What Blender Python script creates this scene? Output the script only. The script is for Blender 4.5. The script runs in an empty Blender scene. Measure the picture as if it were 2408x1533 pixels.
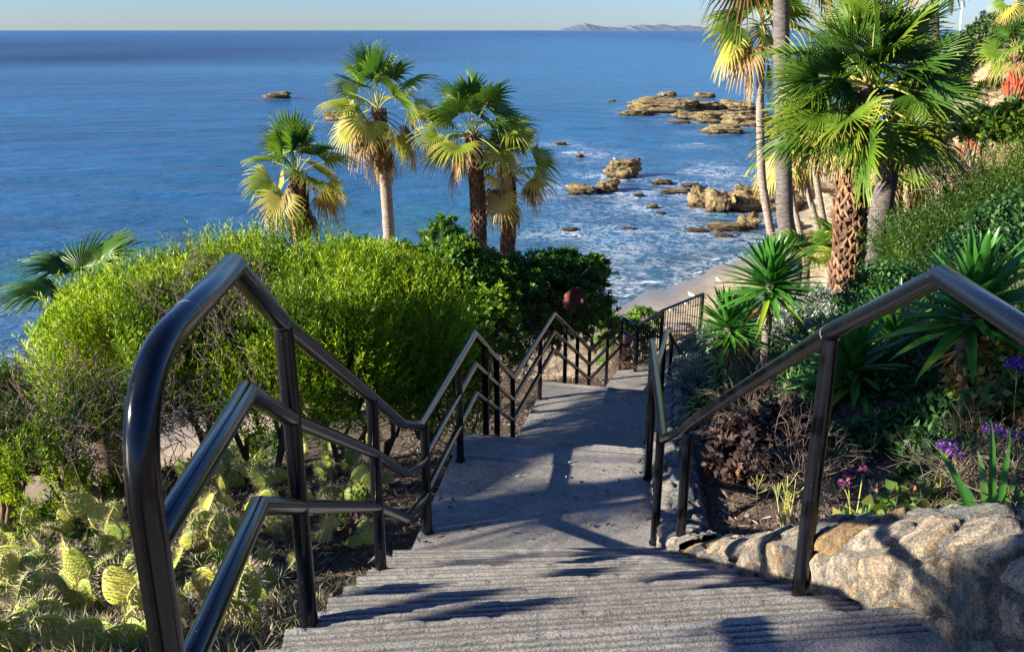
import bpy, math, random
import numpy as np
from math import radians, sin, cos, pi
rng = np.random.default_rng(7)
random.seed(7)
sc = bpy.context.scene
COL = sc.collection

# ------------------------------------------------------------------ camera
PITCH = radians(18.72); FD = 2050.0; CW, CH = 1204.0, 766.5
cam_d = bpy.data.cameras.new("camera"); cam = bpy.data.objects.new("camera", cam_d); COL.objects.link(cam)
cam.location = (0, 0, 0); cam.rotation_euler = (radians(90) - PITCH, 0, 0)
cam_d.lens = FD / 2408 * 36; cam_d.sensor_width = 36; cam_d.clip_start = 0.05; cam_d.clip_end = 200000
sc.camera = cam
SEA = -17.0

def ray(u, v):
    r = (u - CW) / FD; up = (CH - v) / FD
    return np.array([r, cos(PITCH) + up * sin(PITCH), -sin(PITCH) + up * cos(PITCH)])
def P(u, v, Y):
    d = ray(u, v); return d * (Y / d[1])
def PZ(u, v, z):
    d = ray(u, v); return d * (z / d[2])

# ------------------------------------------------------------------ terrain functions
def I(x, xs, ys): return np.interp(x, xs, ys)
def sp(Y): return I(Y, [-20, 2.0, 4.85, 6.6, 8.5, 10.5, 12.75, 30], [-1.62, -1.62, -3.22, -3.22, -4.4, -4.4, -5.72, -5.72])
XLY = [-5, 2.0, 4.7, 4.96, 6.7, 8.5, 10.7, 12.9, 14.4, 15.25, 16.3, 17.5, 19]
XLX = [-.7, -.71, -.74, -.68, -.425, -.05, .43, 1.25, 1.9, 2.8, 3.73, 5.2, 7.2]
XRY = [-5, 1.9, 2.2, 2.47, 2.8, 3.4, 4.7, 6.39, 8.3, 10.3, 12.3, 13.9, 15.1, 16, 17, 19]
XRX = [1.30, 1.30, 1.20, 1.12, 1.05, .99, .96, 1.15, 1.6, 1.97, 2.62, 2.9, 3.35, 4.0, 5.4, 8]
def xl(Y): return I(Y, XLY, XLX)
def xr(Y): return I(Y, XRY, XRX)
SX = [-200, -60, -40, -26, -10, 0, 6.8, 12, 17.6, 24, 28, 34, 45, 100, 190, 420, 900]
SY = [-60, 22, 28, 34, 41, 47, 54, 60, 66, 75, 86, 99, 130, 215, 390, 850, 1800]
def shore(x, Y):            # >0 inland
    w = .5 * np.sin(x * .9) + .35 * np.sin(x * 2.1 + 1)
    return (I(x, SX, SY) + w - Y) * .72
def sm(t): t = np.clip(t, 0, 1); return t * t * (3 - 2 * t)
def hsh(i, j): 
    v = np.sin(i * 127.1 + j * 311.7) * 43758.5453; return v - np.floor(v)
def vnoise(x, y):
    xi = np.floor(x); yi = np.floor(y); fx = sm(x - xi); fy = sm(y - yi)
    return (hsh(xi, yi) * (1 - fx) + hsh(xi + 1, yi) * fx) * (1 - fy) + (hsh(xi, yi + 1) * (1 - fx) + hsh(xi + 1, yi + 1) * fx) * fy
def fbm(x, y, o=4):
    s = 0; a = .5
    for k in range(o): s = s + a * vnoise(x * 2 ** k + 17 * k, y * 2 ** k - 9 * k); a *= .5
    return s
def xfoot(Y): return I(Y, [15, 17, 30, 40, 60, 80, 97, 140, 200, 400, 1200], [4, 5, 8.5, 12, 22, 32, 41, 66, 104, 220, 690])
def H(x, Y):
    x = np.asarray(x, float); Y = np.asarray(Y, float)
    s = sp(Y); L = xl(Y); R = xr(Y)
    dL = np.maximum(L - x, 0); dR = np.maximum(x - R - .33, 0)
    z = s - .34 * np.ones_like(x)
    zl = s - .20 - .05 * np.minimum(dL, 3) - .42 * np.maximum(dL - 2.8, 0) - .5 * np.maximum(dL - 7, 0) + .10 * (fbm(x * 1.3, Y * 1.3) - .5) * np.minimum(dL * 3, 1)
    slope = I(Y, [0, 6, 10], [.30, .42, .60])
    zr = s + .06 + .0 * dR + slope * np.minimum(dR, 9) + .12 * np.maximum(dR - 9, 0) + .18 * (fbm(x * 1.1, Y * 1.1) - .5) * np.minimum(dR, 1)
    zr = np.where(x - R < .05, s - .34, zr)
    z = np.where(x < L - .01, zl, z); z = np.where(x > R, zr, z)
    # beyond the path
    dn = -5.9 - .52 * (Y - 17.2) - .30 * np.maximum(3 - x, 0) + .5 * (fbm(x * .7, Y * .7) - .5)
    q = np.where(Y > 17.2, 1.0, 0.0)
    ycut = I(x, [-30, 0, 1.9, 2.8, 3.73, 5.2, 7.2], [14.6, 14.6, 14.6, 15.4, 16.45, 17.7, 19.2])
    dn2 = s - .2 - .6 * np.maximum(Y - ycut, 0)
    z = np.where((Y > ycut) & (x < 5.5), np.minimum(z, dn2), z)
    wq = sm((Y - 17.5) / 6)
    d = x - xfoot(Y) + 2.2 * (fbm(x * .12, Y * .12) - .5)
    sh = shore(x, Y)
    be = SEA + np.where(sh > 0, .075 * np.minimum(sh, 30), .12 * sh)
    be = np.maximum(be, SEA - 6)
    gully = (fbm(x * .35, Y * .12 + 4) - .5)
    top = -2.0 - 1.2 * sm((Y - 30) / 40) * 0 + .6 * (fbm(x * .1, Y * .1) - .5)
    cl = sm((d + 3.5 * gully) / 11.0)
    far = be + (top - be) * cl
    far = np.maximum(far, np.where(Y < 45, -5.9 - .52 * (Y - 17.2) - .30 * np.maximum(3 - x, 0), -99))
    z = z * (1 - wq) + far * wq
    z = np.maximum(z, np.where(x < 5, np.minimum(be, 0), -99)) if False else np.maximum(z, be)
    return z
def G(u, v, ymin=1.2, ymax=400):
    d = ray(u, v); Y = ymin
    while Y < ymax:
        p = d * (Y / d[1])
        if p[2] <= float(H(p[0], Y)): return np.array([p[0], Y, float(H(p[0], Y))])
        Y += .02 if Y < 20 else .3
    return d * (ymax / d[1])

# ------------------------------------------------------------------ mesh helpers
class MB:
    def __init__(s): s.V = []; s.F = []; s.A = []; s.n = 0
    def add(s, v, f, a=0.0):
        v = np.asarray(v, float).reshape(-1, 3); f = np.asarray(f, int)
        if len(v) == 0: return s
        s.V.append(v); s.F.append(f + s.n); s.n += len(v)
        s.A.append(np.full(len(v), a, float) if np.isscalar(a) else np.asarray(a, float)); return s
    def tr(s, M, T):
        s.V = [v @ np.asarray(M).T + T for v in s.V]; return s
    def build(s, name, mat, parent=None, smooth=False, loc=None, extra=None):
        V = np.concatenate(s.V); A = np.concatenate(s.A)
        me = bpy.data.meshes.new(name)
        if loc is not None: V = V - np.asarray(loc)
        me.vertices.add(len(V)); me.vertices.foreach_set("co", V.astype(np.float32).ravel())
        idx = np.concatenate([f.ravel() for f in s.F]); tot = np.concatenate([np.full(len(f), f.shape[1]) for f in s.F])
        st = np.concatenate([[0], np.cumsum(tot)[:-1]])
        me.loops.add(len(idx)); me.loops.foreach_set("vertex_index", idx.astype(np.int32))
        me.polygons.add(len(tot)); me.polygons.foreach_set("loop_start", st.astype(np.int32)); me.polygons.foreach_set("loop_total", tot.astype(np.int32))
        at = me.attributes.new("v", 'FLOAT', 'POINT'); at.data.foreach_set("value", A.astype(np.float32))
        if extra:
            for k, arr in extra.items():
                a2 = me.attributes.new(k, 'FLOAT', 'POINT'); a2.data.foreach_set("value", np.asarray(arr, np.float32))
        me.update(calc_edges=True); me.validate()
        if smooth: me.polygons.foreach_set("use_smooth", np.ones(len(me.polygons), bool))
        if mat: me.materials.append(mat)
        o = bpy.data.objects.new(name, me); COL.objects.link(o)
        if loc is not None: o.location = loc
        if parent is not None: o.parent = parent
        return o

def tag(o, label=None, cat=None, group=None, kind=None):
    if label: o["label"] = label
    if cat: o["category"] = cat
    if group: o["group"] = group
    if kind: o["kind"] = kind
    return o
def empty(name, label, cat, loc=(0, 0, 0), group=None):
    o = bpy.data.objects.new(name, None); COL.objects.link(o); o.location = loc; o.empty_display_size = .1
    return tag(o, label, cat, group)
def part(mb, name, mat, root, smooth=False):
    """part built in world coordinates under an empty at root location"""
    o = mb.build(name, mat, None, smooth); o.parent = root
    l = root.location
    o.location = (-l[0], -l[1], -l[2])
    return o
def unit(v): v = np.asarray(v, float); return v / (np.linalg.norm(v, axis=-1, keepdims=True) + 1e-9)

def tube(mb, pts, rad, n=12, cap=True, a=0.0):
    pts = np.asarray(pts, float); m = len(pts); rad = np.full(m, rad) if np.isscalar(rad) else np.asarray(rad)
    t = unit(np.diff(pts, axis=0))
    ref = np.array([0, 0, 1.]) if abs(t[0][2]) < .9 else np.array([1., 0, 0])
    e1 = unit(np.cross(t[0], ref)); e2 = np.cross(t[0], e1)
    ang = np.arange(n) * 2 * pi / n
    rings = [pts[0] + rad[0] * (np.outer(np.cos(ang), e1) + np.outer(np.sin(ang), e2))]
    for i in range(1, m):
        tin = t[i - 1]; off = np.outer(np.cos(ang), e1) + np.outer(np.sin(ang), e2)
        if i < m - 1:
            nb = unit(tin + t[i]); dn = float(tin @ nb)
            o2 = off - np.outer(off @ nb, tin) / max(dn, .35)
            rings.append(pts[i] + rad[i] * o2)
            ax = np.cross(tin, t[i]); sn = np.linalg.norm(ax)
            if sn > 1e-6:
                ax /= sn; c = float(np.clip(tin @ t[i], -1, 1)); th = math.acos(c)
                def rot(v): return v * cos(th) + np.cross(ax, v) * sin(th) + ax * (ax @ v) * (1 - cos(th))
                e1 = rot(e1); e2 = rot(e2)
        else: rings.append(pts[i] + rad[i] * off)
    V = np.concatenate(rings); F = []
    for i in range(m - 1):
        for j in range(n):
            k = (j + 1) % n; F.append((i * n + j, i * n + k, (i + 1) * n + k, (i + 1) * n + j))
    mb.add(V, F, a)
    if cap:
        for b, r in ((0, rings[0]), (1, rings[-1])):
            c = r.mean(0); vv = np.vstack([r, c]); ff = [(j, (j + 1) % n, n) if b else ((j + 1) % n, j, n) for j in range(n)]
            mb.add(vv, ff, a)
    return mb
def bezier(p0, p1, p2, n=8):
    t = np.linspace(0, 1, n)[:, None]; return (1 - t) ** 2 * np.asarray(p0) + 2 * t * (1 - t) * np.asarray(p1) + t * t * np.asarray(p2)
def fillet(pts, i, r, n=7):
    """round corner i of polyline"""
    pts = [np.asarray(p, float) for p in pts]; a = pts[i] + unit(pts[i - 1] - pts[i]) * r; b = pts[i] + unit(pts[i + 1] - pts[i]) * r
    return pts[:i] + list(bezier(a, pts[i], b, n)) + pts[i + 1:]

def icosphere(sub=2):
    t = (1 + 5 ** .5) / 2
    v = [(-1, t, 0), (1, t, 0), (-1, -t, 0), (1, -t, 0), (0, -1, t), (0, 1, t), (0, -1, -t), (0, 1, -t), (t, 0, -1), (t, 0, 1), (-t, 0, -1), (-t, 0, 1)]
    f = [(0, 11, 5), (0, 5, 1), (0, 1, 7), (0, 7, 10), (0, 10, 11), (1, 5, 9), (5, 11, 4), (11, 10, 2), (10, 7, 6), (7, 1, 8), (3, 9, 4), (3, 4, 2), (3, 2, 6), (3, 6, 8), (3, 8, 9), (4, 9, 5), (2, 4, 11), (6, 2, 10), (8, 6, 7), (9, 8, 1)]
    v = [np.array(p) / np.linalg.norm(p) for p in v]
    for _ in range(sub):
        c = {}; nf = []
        def mid(a, b):
            k = (min(a, b), max(a, b))
            if k not in c: m = v[a] + v[b]; v.append(m / np.linalg.norm(m)); c[k] = len(v) - 1
            return c[k]
        for a, b, d in f:
            x, y, z = mid(a, b), mid(b, d), mid(d, a); nf += [(a, x, z), (b, y, x), (d, z, y), (x, y, z)]
        f = nf
    return np.array(v), np.array(f)
ICO2 = icosphere(2); ICO3 = icosphere(3); ICO4 = icosphere(4)
def n3(p, s, seed=0):
    x, y, z = p[:, 0] * s + seed * 7.3, p[:, 1] * s - seed * 3.1, p[:, 2] * s + seed * 1.7
    return (fbm(x + z * .7, y + z * .9, 4) + fbm(y - x * .4 + 31, z + x * .6, 4)) / .94 - 1.0

# ------------------------------------------------------------------ materials
def newmat(name):
    m = bpy.data.materials.new(name); m.use_nodes = True; nt = m.node_tree; nt.nodes.clear()
    out = nt.nodes.new("ShaderNodeOutputMaterial"); return m, nt, out
def N(nt, t, **k):
    n = nt.nodes.new(t)
    for a, b in k.items():
        if a in n.inputs: n.inputs[a].default_value = b
        else: setattr(n, a, b)
    return n
def ramp(nt, stops, src=None, interp='LINEAR'):
    r = nt.nodes.new("ShaderNodeValToRGB"); r.color_ramp.interpolation = interp
    e = r.color_ramp.elements
    while len(e) < len(stops): e.new(.5)
    for i, (p, c) in enumerate(stops): e[i].position = p; e[i].color = (*c, 1) if len(c) == 3 else c
    if src: nt.links.new(src, r.inputs[0])
    return r
def noise(nt, scale, detail=4, rough=.6, vec=None, dist=0):
    n = nt.nodes.new("ShaderNodeTexNoise"); n.inputs["Scale"].default_value = scale; n.inputs["Detail"].default_value = detail
    n.inputs["Roughness"].default_value = rough; n.inputs["Distortion"].default_value = dist
    if vec: nt.links.new(vec, n.inputs["Vector"])
    return n
def geo(nt): return nt.nodes.new("ShaderNodeNewGeometry").outputs["Position"]
def attr(nt, name): 
    a = nt.nodes.new("ShaderNodeAttribute"); a.attribute_name = name; return a.outputs["Fac"]
def mixc(nt, fac, a, b, mode='MIX'):
    m = nt.nodes.new("ShaderNodeMix"); m.data_type = 'RGBA'; m.blend_type = mode
    def s(i, x):
        if isinstance(x, (tuple, list)): m.inputs[i].default_value = (*x, 1)
        elif isinstance(x, float): m.inputs[i].default_value = x
        else: nt.links.new(x, m.inputs[i])
    s(0, fac); s(6, a); s(7, b); return m.outputs[2]
def math_(nt, op, a, b=None, clamp=False):
    m = nt.nodes.new("ShaderNodeMath"); m.operation = op; m.use_clamp = clamp
    for i, x in enumerate((a, b)):
        if x is None: continue
        if isinstance(x, (int, float)): m.inputs[i].default_value = x
        else: nt.links.new(x, m.inputs[i])
    return m.outputs[0]
def bump(nt, h, strength=.3, dist=.02, nrm=None):
    b = nt.nodes.new("ShaderNodeBump"); b.inputs["Strength"].default_value = strength; b.inputs["Distance"].default_value = dist
    nt.links.new(h, b.inputs["Height"])
    if nrm: nt.links.new(nrm, b.inputs["Normal"])
    return b.outputs[0]
def mapping(nt, vec, scale):
    m = nt.nodes.new("ShaderNodeMapping"); m.inputs["Scale"].default_value = scale; nt.links.new(vec, m.inputs[0]); return m.outputs[0]

def leaf_mat(name, stops, transl=.35, rough=.5, nscale=3.0, spec=.35):
    m, nt, out = newmat(name)
    v = attr(nt, "v"); nz = noise(nt, nscale, 3, .6, geo(nt))
    f = math_(nt, 'ADD', math_(nt, 'MULTIPLY', v, .75), math_(nt, 'MULTIPLY', math_(nt, 'SUBTRACT', nz.outputs[0], .5), .7), True)
    f = math_(nt, 'ADD', f, .08, True)
    r = ramp(nt, stops, f)
    p = N(nt, "ShaderNodeBsdfPrincipled", Roughness=rough); p.inputs["Specular IOR Level"].default_value = spec
    nt.links.new(r.outputs[0], p.inputs["Base Color"])
    t = nt.nodes.new("ShaderNodeBsdfTranslucent")
    nt.links.new(mixc(nt, .55, r.outputs[0], (1.0, 1.0, .25), 'MULTIPLY'), t.inputs[0])
    ms = nt.nodes.new("ShaderNodeMixShader"); ms.inputs[0].default_value = transl
    nt.links.new(p.outputs[0], ms.inputs[1]); nt.links.new(t.outputs[0], ms.inputs[2]); nt.links.new(ms.outputs[0], out.inputs[0])
    return m
def solid_mat(name, stops, scale=8, rough=.8, bumpd=.01, bs=.5, vec_scale=None, useattr=False, spec=.3, metallic=0):
    m, nt, out = newmat(name); g = geo(nt)
    if vec_scale: g = mapping(nt, g, vec_scale)
    nz = noise(nt, scale, 6, .65, g)
    f = nz.outputs[0]
    if useattr: f = math_(nt, 'ADD', math_(nt, 'MULTIPLY', attr(nt, "v"), .7), math_(nt, 'MULTIPLY', f, .35), True)
    r = ramp(nt, stops, f)
    p = N(nt, "ShaderNodeBsdfPrincipled", Roughness=rough, Metallic=metallic); p.inputs["Specular IOR Level"].default_value = spec
    nt.links.new(r.outputs[0], p.inputs["Base Color"])
    nt.links.new(bump(nt, nz.outputs[0], bs, bumpd), p.inputs["Normal"]); nt.links.new(p.outputs[0], out.inputs[0]); return m

M = {}
M['lime'] = leaf_mat("lime_leaves", [(0, (.03, .08, .005)), (.33, (.14, .26, .01)), (.68, (.42, .55, .02)), (1, (.68, .73, .07))], .45, .5, 1.2)
M['pitto'] = leaf_mat("dark_glossy_leaves", [(0, (.02, .06, .01)), (.4, (.08, .20, .02)), (.75, (.24, .38, .03)), (1, (.42, .48, .05))], .35, .45, 1.5, .35)
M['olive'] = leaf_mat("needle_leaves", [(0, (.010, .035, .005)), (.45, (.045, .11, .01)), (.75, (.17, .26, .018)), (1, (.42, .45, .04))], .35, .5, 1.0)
M['blue'] = leaf_mat("blue_green_leaves", [(0, (.012, .045, .018)), (.5, (.045, .13, .035)), (1, (.17, .30, .07))], .3, .5, 1.5, .3)
M['silver'] = leaf_mat("silver_leaves", [(0, (.09, .12, .10)), (.5, (.25, .30, .26)), (1, (.45, .48, .41))], .2, .6, 3)
M['fan'] = leaf_mat("fan_palm_leaves", [(0, (.015, .06, .012)), (.35, (.07, .17, .018)), (.58, (.20, .30, .025)), (.78, (.44, .42, .07)), (1, (.50, .36, .17))], .42, .4, .9, .45)
M['fan_dead'] = leaf_mat("dry_palm_leaves", [(0, (.10, .055, .02)), (.5, (.27, .17, .065)), (1, (.52, .40, .18))], .25, .6, 2.0)
M['yucca'] = leaf_mat("yucca_leaves", [(0, (.03, .12, .022)), (.5, (.08, .27, .035)), (.85, (.24, .40, .03)), (1, (.50, .42, .05))], .3, .35, 2.0, .55)
M['aloe'] = leaf_mat("aloe_leaves", [(0, (.04, .13, .03)), (.5, (.14, .28, .05)), (.85, (.36, .42, .05)), (1, (.50, .30, .06))], .15, .4, 2.5, .5)
M['redleaf'] = leaf_mat("red_green_leaves", [(0, (.05, .14, .03)), (.45, (.14, .26, .05)), (.7, (.32, .14, .06)), (1, (.45, .20, .12))], .3, .45, 6.0)
M['deadleaf'] = leaf_mat("dead_brown_leaves", [(0, (.03, .018, .018)), (.5, (.09, .055, .05)), (1, (.30, .18, .10))], .1, .6, 6.0)
M['twig'] = solid_mat("dry_twigs", [(.3, (.07, .05, .04)), (.55, (.17, .125, .10)), (.8, (.36, .29, .25))], 12, .85)
M['branch'] = solid_mat("shrub_branches", [(.3, (.08, .05, .035)), (.7, (.24, .16, .11))], 10, .85)
M['purple'] = leaf_mat("purple_flowers", [(0, (.12, .03, .35)), (.6, (.30, .10, .60)), (1, (.75, .62, .85))], .2, .6, 30)
M['pinkfl'] = leaf_mat("pink_flowers", [(0, (.14, .03, .12)), (.6, (.26, .07, .18)), (1, (.45, .25, .36))], .2, .6, 30)
M['redfl'] = leaf_mat("red_aloe_flowers", [(0, (.34, .05, .02)), (1, (.62, .15, .05))], .2, .5, 6)
M['litter'] = leaf_mat("mulch_litter", [(0, (.04, .03, .025)), (.5, (.14, .10, .08)), (.8, (.30, .25, .20)), (1, (.50, .46, .42))], .0, .8, 9)
M['trunk_grey'] = solid_mat("grey_palm_bark", [(.3, (.11, .085, .07)), (.5, (.27, .225, .185)), (.7, (.50, .44, .38))], 3, .9, .03, .9, (2.5, 2.5, 16))
M['trunk_brown'] = solid_mat("brown_palm_bark", [(.3, (.07, .045, .035)), (.55, (.16, .105, .075)), (.75, (.28, .20, .14))], 3, .9, .03, .9, (2.5, 2.5, 16))
M['trunk_dark'] = solid_mat("darkened_palm_bark", [(.3, (.045, .04, .04)), (.5, (.13, .115, .11)), (.7, (.26, .23, .21))], 3, .9, .03, .9, (2.5, 2.5, 16))  # darker bark; carries the crown's shade on the smooth grey trunk
M['boot'] = solid_mat("palm_boots", [(.15, (.03, .015, .010)), (.45, (.13, .065, .035)), (.8, (.30, .17, .09))], 9, .75, .01, .6, useattr=True)
M['yuccatrunk'] = solid_mat("yucca_bark", [(.3, (.10, .08, .07)), (.6, (.25, .21, .19)), (.8, (.38, .33, .30))], 4, .9, .02, 1, (3, 3, 22))
M['petiole'] = solid_mat("petioles", [(.3, (.20, .24, .05)), (.7, (.42, .38, .12))], 5, .5)
M['spine'] = solid_mat("cactus_spines", [(.3, (.50, .40, .20)), (.7, (.82, .74, .52))], 20, .6)
M['white'] = solid_mat("white_paint", [(.3, (.78, .78, .77)), (.7, (.85, .85, .84))], 5, .4)
M['gullw'] = solid_mat("white_feathers", [(.3, (.78, .78, .78)), (.7, (.85, .85, .85))], 20, .8)
M['gullg'] = solid_mat("grey_feathers", [(.3, (.18, .19, .21)), (.7, (.30, .31, .33))], 20, .8)
M['beak'] = solid_mat("yellow_beak", [(.3, (.7, .45, .05)), (.7, (.8, .5, .08))], 20, .5)
M['hang'] = solid_mat("red_brown_debris", [(.3, (.03, .012, .01)), (.5, (.11, .03, .02)), (.7, (.20, .07, .045))], 9, .7, .03, .8)
M['farleaf'] = leaf_mat("far_tree_leaves", [(0, (.02, .05, .02)), (.5, (.07, .13, .04)), (1, (.20, .24, .07))], .2, .6, .4)
M['scrub'] = leaf_mat("dry_scrub", [(0, (.08, .09, .04)), (.5, (.22, .20, .11)), (1, (.45, .38, .24))], .15, .8, .8)

def black_rail():
    m, nt, out = newmat("black_painted_metal"); g = geo(nt)
    n1 = noise(nt, 60, 4, .6, g); n2 = noise(nt, 190, 2, .5, g)
    p = N(nt, "ShaderNodeBsdfPrincipled"); 
    sc_ = ramp(nt, [(.735, (.004, .005, .008)), (.755, (.16, .16, .16))], n2.outputs[0])
    nt.links.new(sc_.outputs[0], p.inputs["Base Color"])
    rr = ramp(nt, [(.3, (.15,) * 3), (.7, (.20,) * 3)], n1.outputs[0]); nt.links.new(rr.outputs[0], p.inputs["Roughness"])
    p.inputs["Specular IOR Level"].default_value = .42
    p.inputs["Coat Weight"].default_value = .15; p.inputs["Coat Roughness"].default_value = .12
    nt.links.new(p.outputs[0], out.inputs[0]); return m
M['black'] = black_rail()
M['seam'] = solid_mat("pale_seam", [(.3, (.25, .28, .32)), (.7, (.45, .5, .55))], 10, .5)

def concrete():
    m, nt, out = newmat("worn_concrete"); g = geo(nt)
    a = noise(nt, 1.3, 5, .6, g); b = noise(nt, 14, 6, .7, g); c = noise(nt, 140, 3, .7, g)
    r1 = ramp(nt, [(.3, (.20, .19, .175)), (.5, (.29, .275, .255)), (.7, (.38, .36, .33))], a.outputs[0])
    r2 = ramp(nt, [(.3, (.72, .72, .74)), (.55, (1, 1, 1)), (.8, (1.12, 1.1, 1.07))], b.outputs[0])
    r3 = ramp(nt, [(.40, (.50, .50, .52)), (.5, (1, 1, 1)), (.62, (1.35, 1.33, 1.28))], c.outputs[0])
    col = mixc(nt, 1.0, mixc(nt, 1.0, r1.outputs[0], r2.outputs[0], 'MULTIPLY'), r3.outputs[0], 'MULTIPLY')
    cr = noise(nt, 2.2, 6, .8, g, 1.5); crk = ramp(nt, [(.492, (1, 1, 1)), (.499, (.45, .45, .45)), (.506, (1, 1, 1))], cr.outputs[0])
    col = mixc(nt, .45, col, mixc(nt, 1.0, col, crk.outputs[0], 'MULTIPLY'))
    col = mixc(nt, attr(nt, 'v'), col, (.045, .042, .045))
    p = N(nt, "ShaderNodeBsdfPrincipled", Roughness=.88); nt.links.new(col, p.inputs["Base Color"])
    h = math_(nt, 'ADD', math_(nt, 'MULTIPLY', c.outputs[0], 1.0), math_(nt, 'MULTIPLY', b.outputs[0], .25))
    nt.links.new(bump(nt, h, .8, .005), p.inputs["Normal"]); nt.links.new(p.outputs[0], out.inputs[0]); return m
M['concrete'] = concrete()

def stone_mat(name, warm=1.0):
    m, nt, out = newmat(name); g = geo(nt)
    cid = attr(nt, "v"); mort = attr(nt, "mortar")
    a = noise(nt, 22, 8, .78, mapping(nt, g, (1, 1, .6)), .3); b = noise(nt, 85, 5, .75, g)
    if warm > .5: st = [(0, (.09, .105, .125)), (.12, (.33, .33, .31)), (.28, (.52, .46, .37)), (.44, (.42, .29, .15)), (.56, (.54, .48, .41)), (.70, (.24, .28, .26)), (.82, (.50, .42, .32)), (1, (.55, .5, .44))]
    else: st = [(0, (.22, .24, .26)), (.3, (.42, .40, .37)), (.5, (.48, .44, .39)), (.7, (.30, .32, .34)), (1, (.48, .46, .42))]
    r1 = ramp(nt, st, cid, 'CONSTANT')
    r2 = ramp(nt, [(.36, (.25, .26, .29)), (.5, (.85, .85, .85)), (.64, (1.7, 1.5, 1.2))], a.outputs[0])
    col = mixc(nt, 1.0, r1.outputs[0], r2.outputs[0], 'MULTIPLY')
    oc = noise(nt, 5, 6, .7, g, .4); col = mixc(nt, math_(nt, 'MULTIPLY', ramp(nt, [(.57, (0, 0, 0)), (.62, (1, 1, 1))], oc.outputs[0]).outputs[0], .6 if warm > .5 else .15), col, (.30, .17, .06))
    mc = ramp(nt, [(.35, (.19, .175, .16)), (.65, (.38, .35, .31))], b.outputs[0])
    mm = ramp(nt, [(.42, (0, 0, 0)), (.6, (1, 1, 1))], mort)
    spk = ramp(nt, [(.38, (.5, .5, .52)), (.5, (1, 1, 1)), (.63, (1.4, 1.35, 1.3))], noise(nt, 150, 3, .7, g).outputs[0]); col = mixc(nt, 1.0, mixc(nt, mm.outputs[0], col, mc.outputs[0]), spk.outputs[0], 'MULTIPLY')
    edge = ramp(nt, [(.10, (1, 1, 1)), (.45, (.42, .40, .38)), (.75, (1, 1, 1))], mort); col = mixc(nt, .8, col, mixc(nt, 1.0, col, edge.outputs[0], 'MULTIPLY'))
    p = N(nt, "ShaderNodeBsdfPrincipled", Roughness=.8); nt.links.new(col, p.inputs["Base Color"])
    h = math_(nt, 'ADD', math_(nt, 'MULTIPLY', a.outputs[0], 1.2), math_(nt, 'MULTIPLY', b.outputs[0], .8))
    nt.links.new(bump(nt, h, 1.0, .035), p.inputs["Normal"]); nt.links.new(p.outputs[0], out.inputs[0]); return m
M['stonew'] = stone_mat("fieldstone_and_mortar", 1); M['stoneg'] = stone_mat("grey_fieldstone_and_mortar", 0)

def rock_mat(name, warm, waterline=True):
    m, nt, out = newmat(name); g = geo(nt)
    a = noise(nt, .9, 8, .68, g, .8); b = noise(nt, 5, 6, .7, g)
    if warm: st = [(.30, (.035, .03, .025)), (.43, (.14, .105, .055)), (.55, (.33, .25, .115)), (.72, (.48, .38, .19))]
    else: st = [(.28, (.12, .09, .06)), (.45, (.30, .24, .17)), (.6, (.44, .37, .28)), (.75, (.55, .49, .40))]
    col = ramp(nt, st, a.outputs[0]).outputs[0]
    col = mixc(nt, 1.0, col, ramp(nt, [(.3, (.55, .55, .55)), (.6, (1.1, 1.1, 1.1))], b.outputs[0]).outputs[0], 'MULTIPLY')
    sep = nt.nodes.new("ShaderNodeSeparateXYZ"); nt.links.new(g, sep.inputs[0])
    if waterline:
        zz = math_(nt, 'ADD', math_(nt, 'SUBTRACT', sep.outputs[2], SEA), math_(nt, 'MULTIPLY', b.outputs[0], .4))
        w = ramp(nt, [(.35, (.16, .14, .12)), (.8, (1, 1, 1))], zz); col = mixc(nt, 1.0, col, w.outputs[0], 'MULTIPLY')
    p = N(nt, "ShaderNodeBsdfPrincipled", Roughness=.85); nt.links.new(col, p.inputs["Base Color"])
    h = math_(nt, 'ADD', math_(nt, 'MULTIPLY', a.outputs[0], 1.5), b.outputs[0])
    nt.links.new(bump(nt, h, 1.0, .25), p.inputs["Normal"]); nt.links.new(p.outputs[0], out.inputs[0]); return m
M['rock'] = rock_mat("golden_sea_rock", True); M['rockp'] = rock_mat("pale_sandstone", False); M['rockd'] = solid_mat("dark_boulder", [(.3, (.10, .09, .08)), (.7, (.30, .27, .25))], 2.5, .85, .1, .9)

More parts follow.
